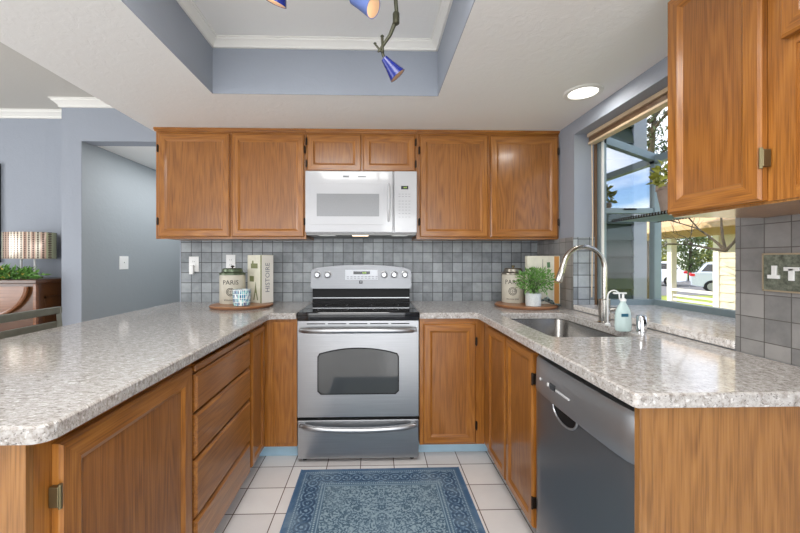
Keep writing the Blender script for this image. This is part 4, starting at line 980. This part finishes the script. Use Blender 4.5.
# neighbour's porch house
nh = thing('neighbour_house', 'cream clapboard house with a white porch seen through the garden window', 'house', (6.5, 5, GZ))
g = G(); z = GZ; NX_ = 5.25
while z < 3.3:
    zz = z+.13; g.add([(NX_-.016, 2.0, z), (NX_-.016, 5.40, z), (NX_-.001, 5.40, zz), (NX_-.001, 2.0, zz), (NX_, 2.0, z), (NX_, 5.40, z)], [(0, 1, 2, 3), (4, 5, 1, 0)]); z = zz
g.box(NX_, 9, 2.0, 5.40, GZ, 3.3)
obj('siding_wall', g, CREAM, nh, recalc=False)
obj('corner_board', G().box(NX_-.03, NX_+.06, 5.37, 5.46, GZ, 1.95), PWHITE, nh)
for y in (6.27,):
    obj('porch_post', G().box(NX_-.05, NX_+.05, y-.05, y+.05, GZ, 1.62, b=.005).box(NX_-.075, NX_+.075, y-.075, y+.075, 1.50, 1.53).box(NX_-.08, NX_+.08, y-.08, y+.08, 1.585, 1.62), PWHITE, nh)
g = G().box(NX_-.045, NX_+.045, 5.46, 6.22, .705, .745)
for z in (.63, .555, .48, .40, .32): g.box(NX_-.02, NX_+.02, 5.46, 6.22, z-.018, z+.012)
obj('porch_railing', g, PWHITE, nh)
obj('porch_beam', G().box(NX_-.06, NX_+.06, 2.0, 8.6, 1.62, 1.76), PTAN, nh)
g = G().add([(NX_-.5, 1.6, 1.70), (NX_-.5, 8.9, 1.70), (9.2, 8.9, 3.3), (9.2, 1.6, 3.3), (NX_-.5, 1.6, 1.78), (NX_-.5, 8.9, 1.78), (9.2, 8.9, 3.38), (9.2, 1.6, 3.38)],
    [(0, 3, 2, 1), (4, 5, 6, 7), (0, 1, 5, 4), (1, 2, 6, 5), (2, 3, 7, 6), (3, 0, 4, 7)])
obj('porch_roof', g, PTAN, nh)
# bare tree in front of it
tr = thing('bare_tree', 'bare branching tree in front of the cream neighbouring house', 'tree', (4.27, 4.25, GZ))
g = G(); R = random.Random(9)
def branch(p, d, L_, r, depth):
    pts = [p]; q = Vector(p); dd_ = Vector(d)
    for k in range(4):
        dd_ = (dd_+Vector((R.uniform(-.25, .25), R.uniform(-.25, .25), R.uniform(-.1, .18)))).normalized(); q = q+dd_*L_/4; pts.append(q.copy())
    g.tube(pts, [r*(1-.14*k) for k in range(5)], 6)
    if depth == 0: return
    for k in range(3):
        nd = (dd_+Vector((R.uniform(-.9, .9), R.uniform(-1, 1), R.uniform(-.35, .6)))).normalized(); branch(pts[R.choice((2, 3, 4))], nd, L_*.72, r*.55, depth-1)
branch(Vector((4.27, 4.25, GZ)), Vector((0, .06, 1)), 1.95, .038, 0)
for a in ((0, .8, .55), (.2, -.6, .7), (-.1, .3, .9), (-.3, .9, .25)): branch(Vector((4.27, 4.30, GZ+1.90)), Vector(a).normalized(), .62, .018, 3)
obj('trunk_and_branches', g, BARK, tr)
# cars
def car(loc, rot, label, paint, L_=4.6):
    c = thing('parked_car', label, 'car', loc, rotz=rot)
    prof = [(-2.28, .38), (-2.30, .85), (-2.22, 1.05), (-2.02, 1.10), (-1.72, 1.56), (-1.45, 1.68), (.35, 1.66), (1.05, 1.12), (2.05, .95), (2.28, .75), (2.30, .40), (1.9, .30), (-1.9, .30)]
    g = G(); n = len(prof); W = .92
    def wd(z): return W if z < 1.1 else W-(z-1.1)*.38
    vs = [(x, -wd(z), z) for x, z in prof]+[(x, wd(z), z) for x, z in prof]
    tri = tessellate_polygon([[Vector((x, z, 0)) for x, z in prof]])
    g.add(vs, [(i, (i+1) % n, (i+1) % n+n, i+n) for i in range(n)]+[tuple(t) for t in tri]+[(a+n, c_+n, b+n) for a, b, c_ in tri])
    b = obj('body', g, paint, c, local=True)
    md = b.modifiers.new('bevel', 'BEVEL'); md.width = .05; md.segments = 2
    for s in (-1, 1):
        vs = [(-1.85, 1.16), (-1.58, 1.55), (.30, 1.56), (.88, 1.16)]
        g = G().add([(x, s*(wd(z)+.012), z) for x, z in vs]+[(x, s*(wd(z)-.01), z) for x, z in vs], [(0, 1, 2, 3), (4, 5, 6, 7), (0, 1, 5, 4), (1, 2, 6, 5), (2, 3, 7, 6), (3, 0, 4, 7)])
        obj('side_window', g, BLKG, c, local=True)
        for x in (-1.4, 1.4):
            M = T((x, s*.84, .345)) @ Matrix.Rotation(PI/2, 4, 'X')
            wl_ = obj('wheel', G().lathe([(.1, -.11), (.33, -.11), (.345, -.08), (.345, .08), (.33, .11), (.1, .11)], n=22, M=M), BLK, c, local=True, smooth=True)
            obj('wheel_rim', G().lathe([(.0, -.12), (.21, -.115), (.21, .115), (0, .12)], n=22, M=M), STEEL, wl_, local=True)
        obj('tail_light', G().box(-2.31, -2.10, s*.93, s*.66, .88, 1.04, b=.02), simple('red_lens', S(190, 30, 36), .3), c, local=True)
        obj('head_light', G().box(2.05, 2.31, s*.93, s*.62, .70, .84, b=.02), PLAST, c, local=True)
    obj('windscreen', G().add([(.43, -.68, 1.64), (.43, .68, 1.64), (1.04, .84, 1.18), (1.04, -.84, 1.18)], [(0, 1, 2, 3)]), BLKG, c, local=True)
    obj('rear_window', G().add([(-1.79, -.68, 1.54), (-1.79, .68, 1.54), (-2.03, .80, 1.15), (-2.03, -.80, 1.15)], [(0, 1, 2, 3)]), BLKG, c, local=True)
    return c
SILV = simple('silver_car_paint', S(196, 204, 214), .2, .4, Coat_Weight=.8); WCAR = simple('white_car_paint', S(226, 230, 236), .25, Coat_Weight=.8)
car((19.4, 25.5, GZ+.011), math.radians(140), 'white SUV parked on the left in the driveway outside', WCAR)
car((19.7, 18.7, GZ+.011), math.radians(-40), 'silver SUV parked on the right in the driveway outside', SILV)
def tree(x, y, h, rx, z0, n, ls, m, label, seed, asp=.55):
    t = thing('leafy_tree', label, 'tree', (x, y, GZ), group=None)
    R = random.Random(seed); g = G(); g.tube([(x, y, GZ), (x+R.uniform(-.2, .2), y, GZ+h*.5), (x+R.uniform(-.3, .3), y, GZ+h*.92)], [.03*h, .02*h, .004*h], 8)
    for k in range(9):
        a = R.uniform(0, 2*PI); zz = GZ+h*R.uniform(.3, .8); g.tube([(x, y, zz), (x+rx*.7*cos(a), y+rx*.7*sin(a), zz+h*.12)], [.008*h, .002*h], 5)
    obj('trunk', g, BARK, t)
    g = G(); k = 26
    for i in range(k):
        zc = z0+(GZ+h-z0)*((i+.5)/k); rr_ = rx*(1-.55*abs((zc-z0)/(GZ+h-z0)-.35)-.2*R.random()); a = R.uniform(0, 2*PI); q_ = rr_*R.uniform(.2, .75)
        c = (x+q_*cos(a), y+q_*sin(a), zc); l = leaves(n//k, c, (rr_*.5, rr_*.5, h*.06), ls, seed*50+i, aspect=asp); g.add(l.v, l.f)
    obj('crown', g, m, t, recalc=False); return t
MG = simple('mid_leaf', S(96, 112, 52), .6, noise=.4, nscale=3)
for k, (x, y, h, m, lab) in enumerate([(21.0, 31, 7.5, MG, 'broad green tree left of the white SUV'), (24.3, 31, 6.6, YGREEN, 'yellow-green tree behind the white SUV'),
        (27.6, 31, 5.4, MG, 'mid green tree behind the gap between the parked cars'), (30.9, 31, 5.4, YGREEN, 'yellow-green tree behind the silver SUV'),
        (34.3, 31, 5.6, MG, 'mid green tree beyond the porch corner'), (25.6, 36, 7.2, MG, 'farther green tree between the first two trees'), (29.8, 36, 6.6, MG, 'farther green tree behind the parked cars'), (34.0, 36, 6.6, YGREEN, 'farther yellow-green tree above the silver SUV')]):
    tree(x, y, h, 1.7, .1, 2600, .24, m, lab, 31+k)
tree(3.3, 4.95, 5.0, .42, -.3, 3400, .11, DGREEN, 'tall dark evergreen beside the grey corner board', 35)
tree(9.4, 12.2, 8.2, 1.5, 4.0, 1500, .2, DGREEN, 'sparse dark evergreen showing against the sky', 36, .3)

# ---------------------------------------------------------------- shared groups
for o in COL.objects:
    if o.parent is None and 'label' in o:
        b = o.name.split('.')[0]
        gname = {'wall_cabinet': 'oak wall cabinets', 'base_cabinet': 'oak base cabinets', 'countertop': 'granite worktops', 'serving_board': 'round boards on the worktops',
                 'canister': 'cream canisters on the boards', 'wall_outlet': 'white outlets on the backsplash', 'parked_car': 'cars parked outside', 'leafy_tree': 'trees outside', 'book_box': 'books on the boards'}.get(b)
        if gname: o['group'] = gname
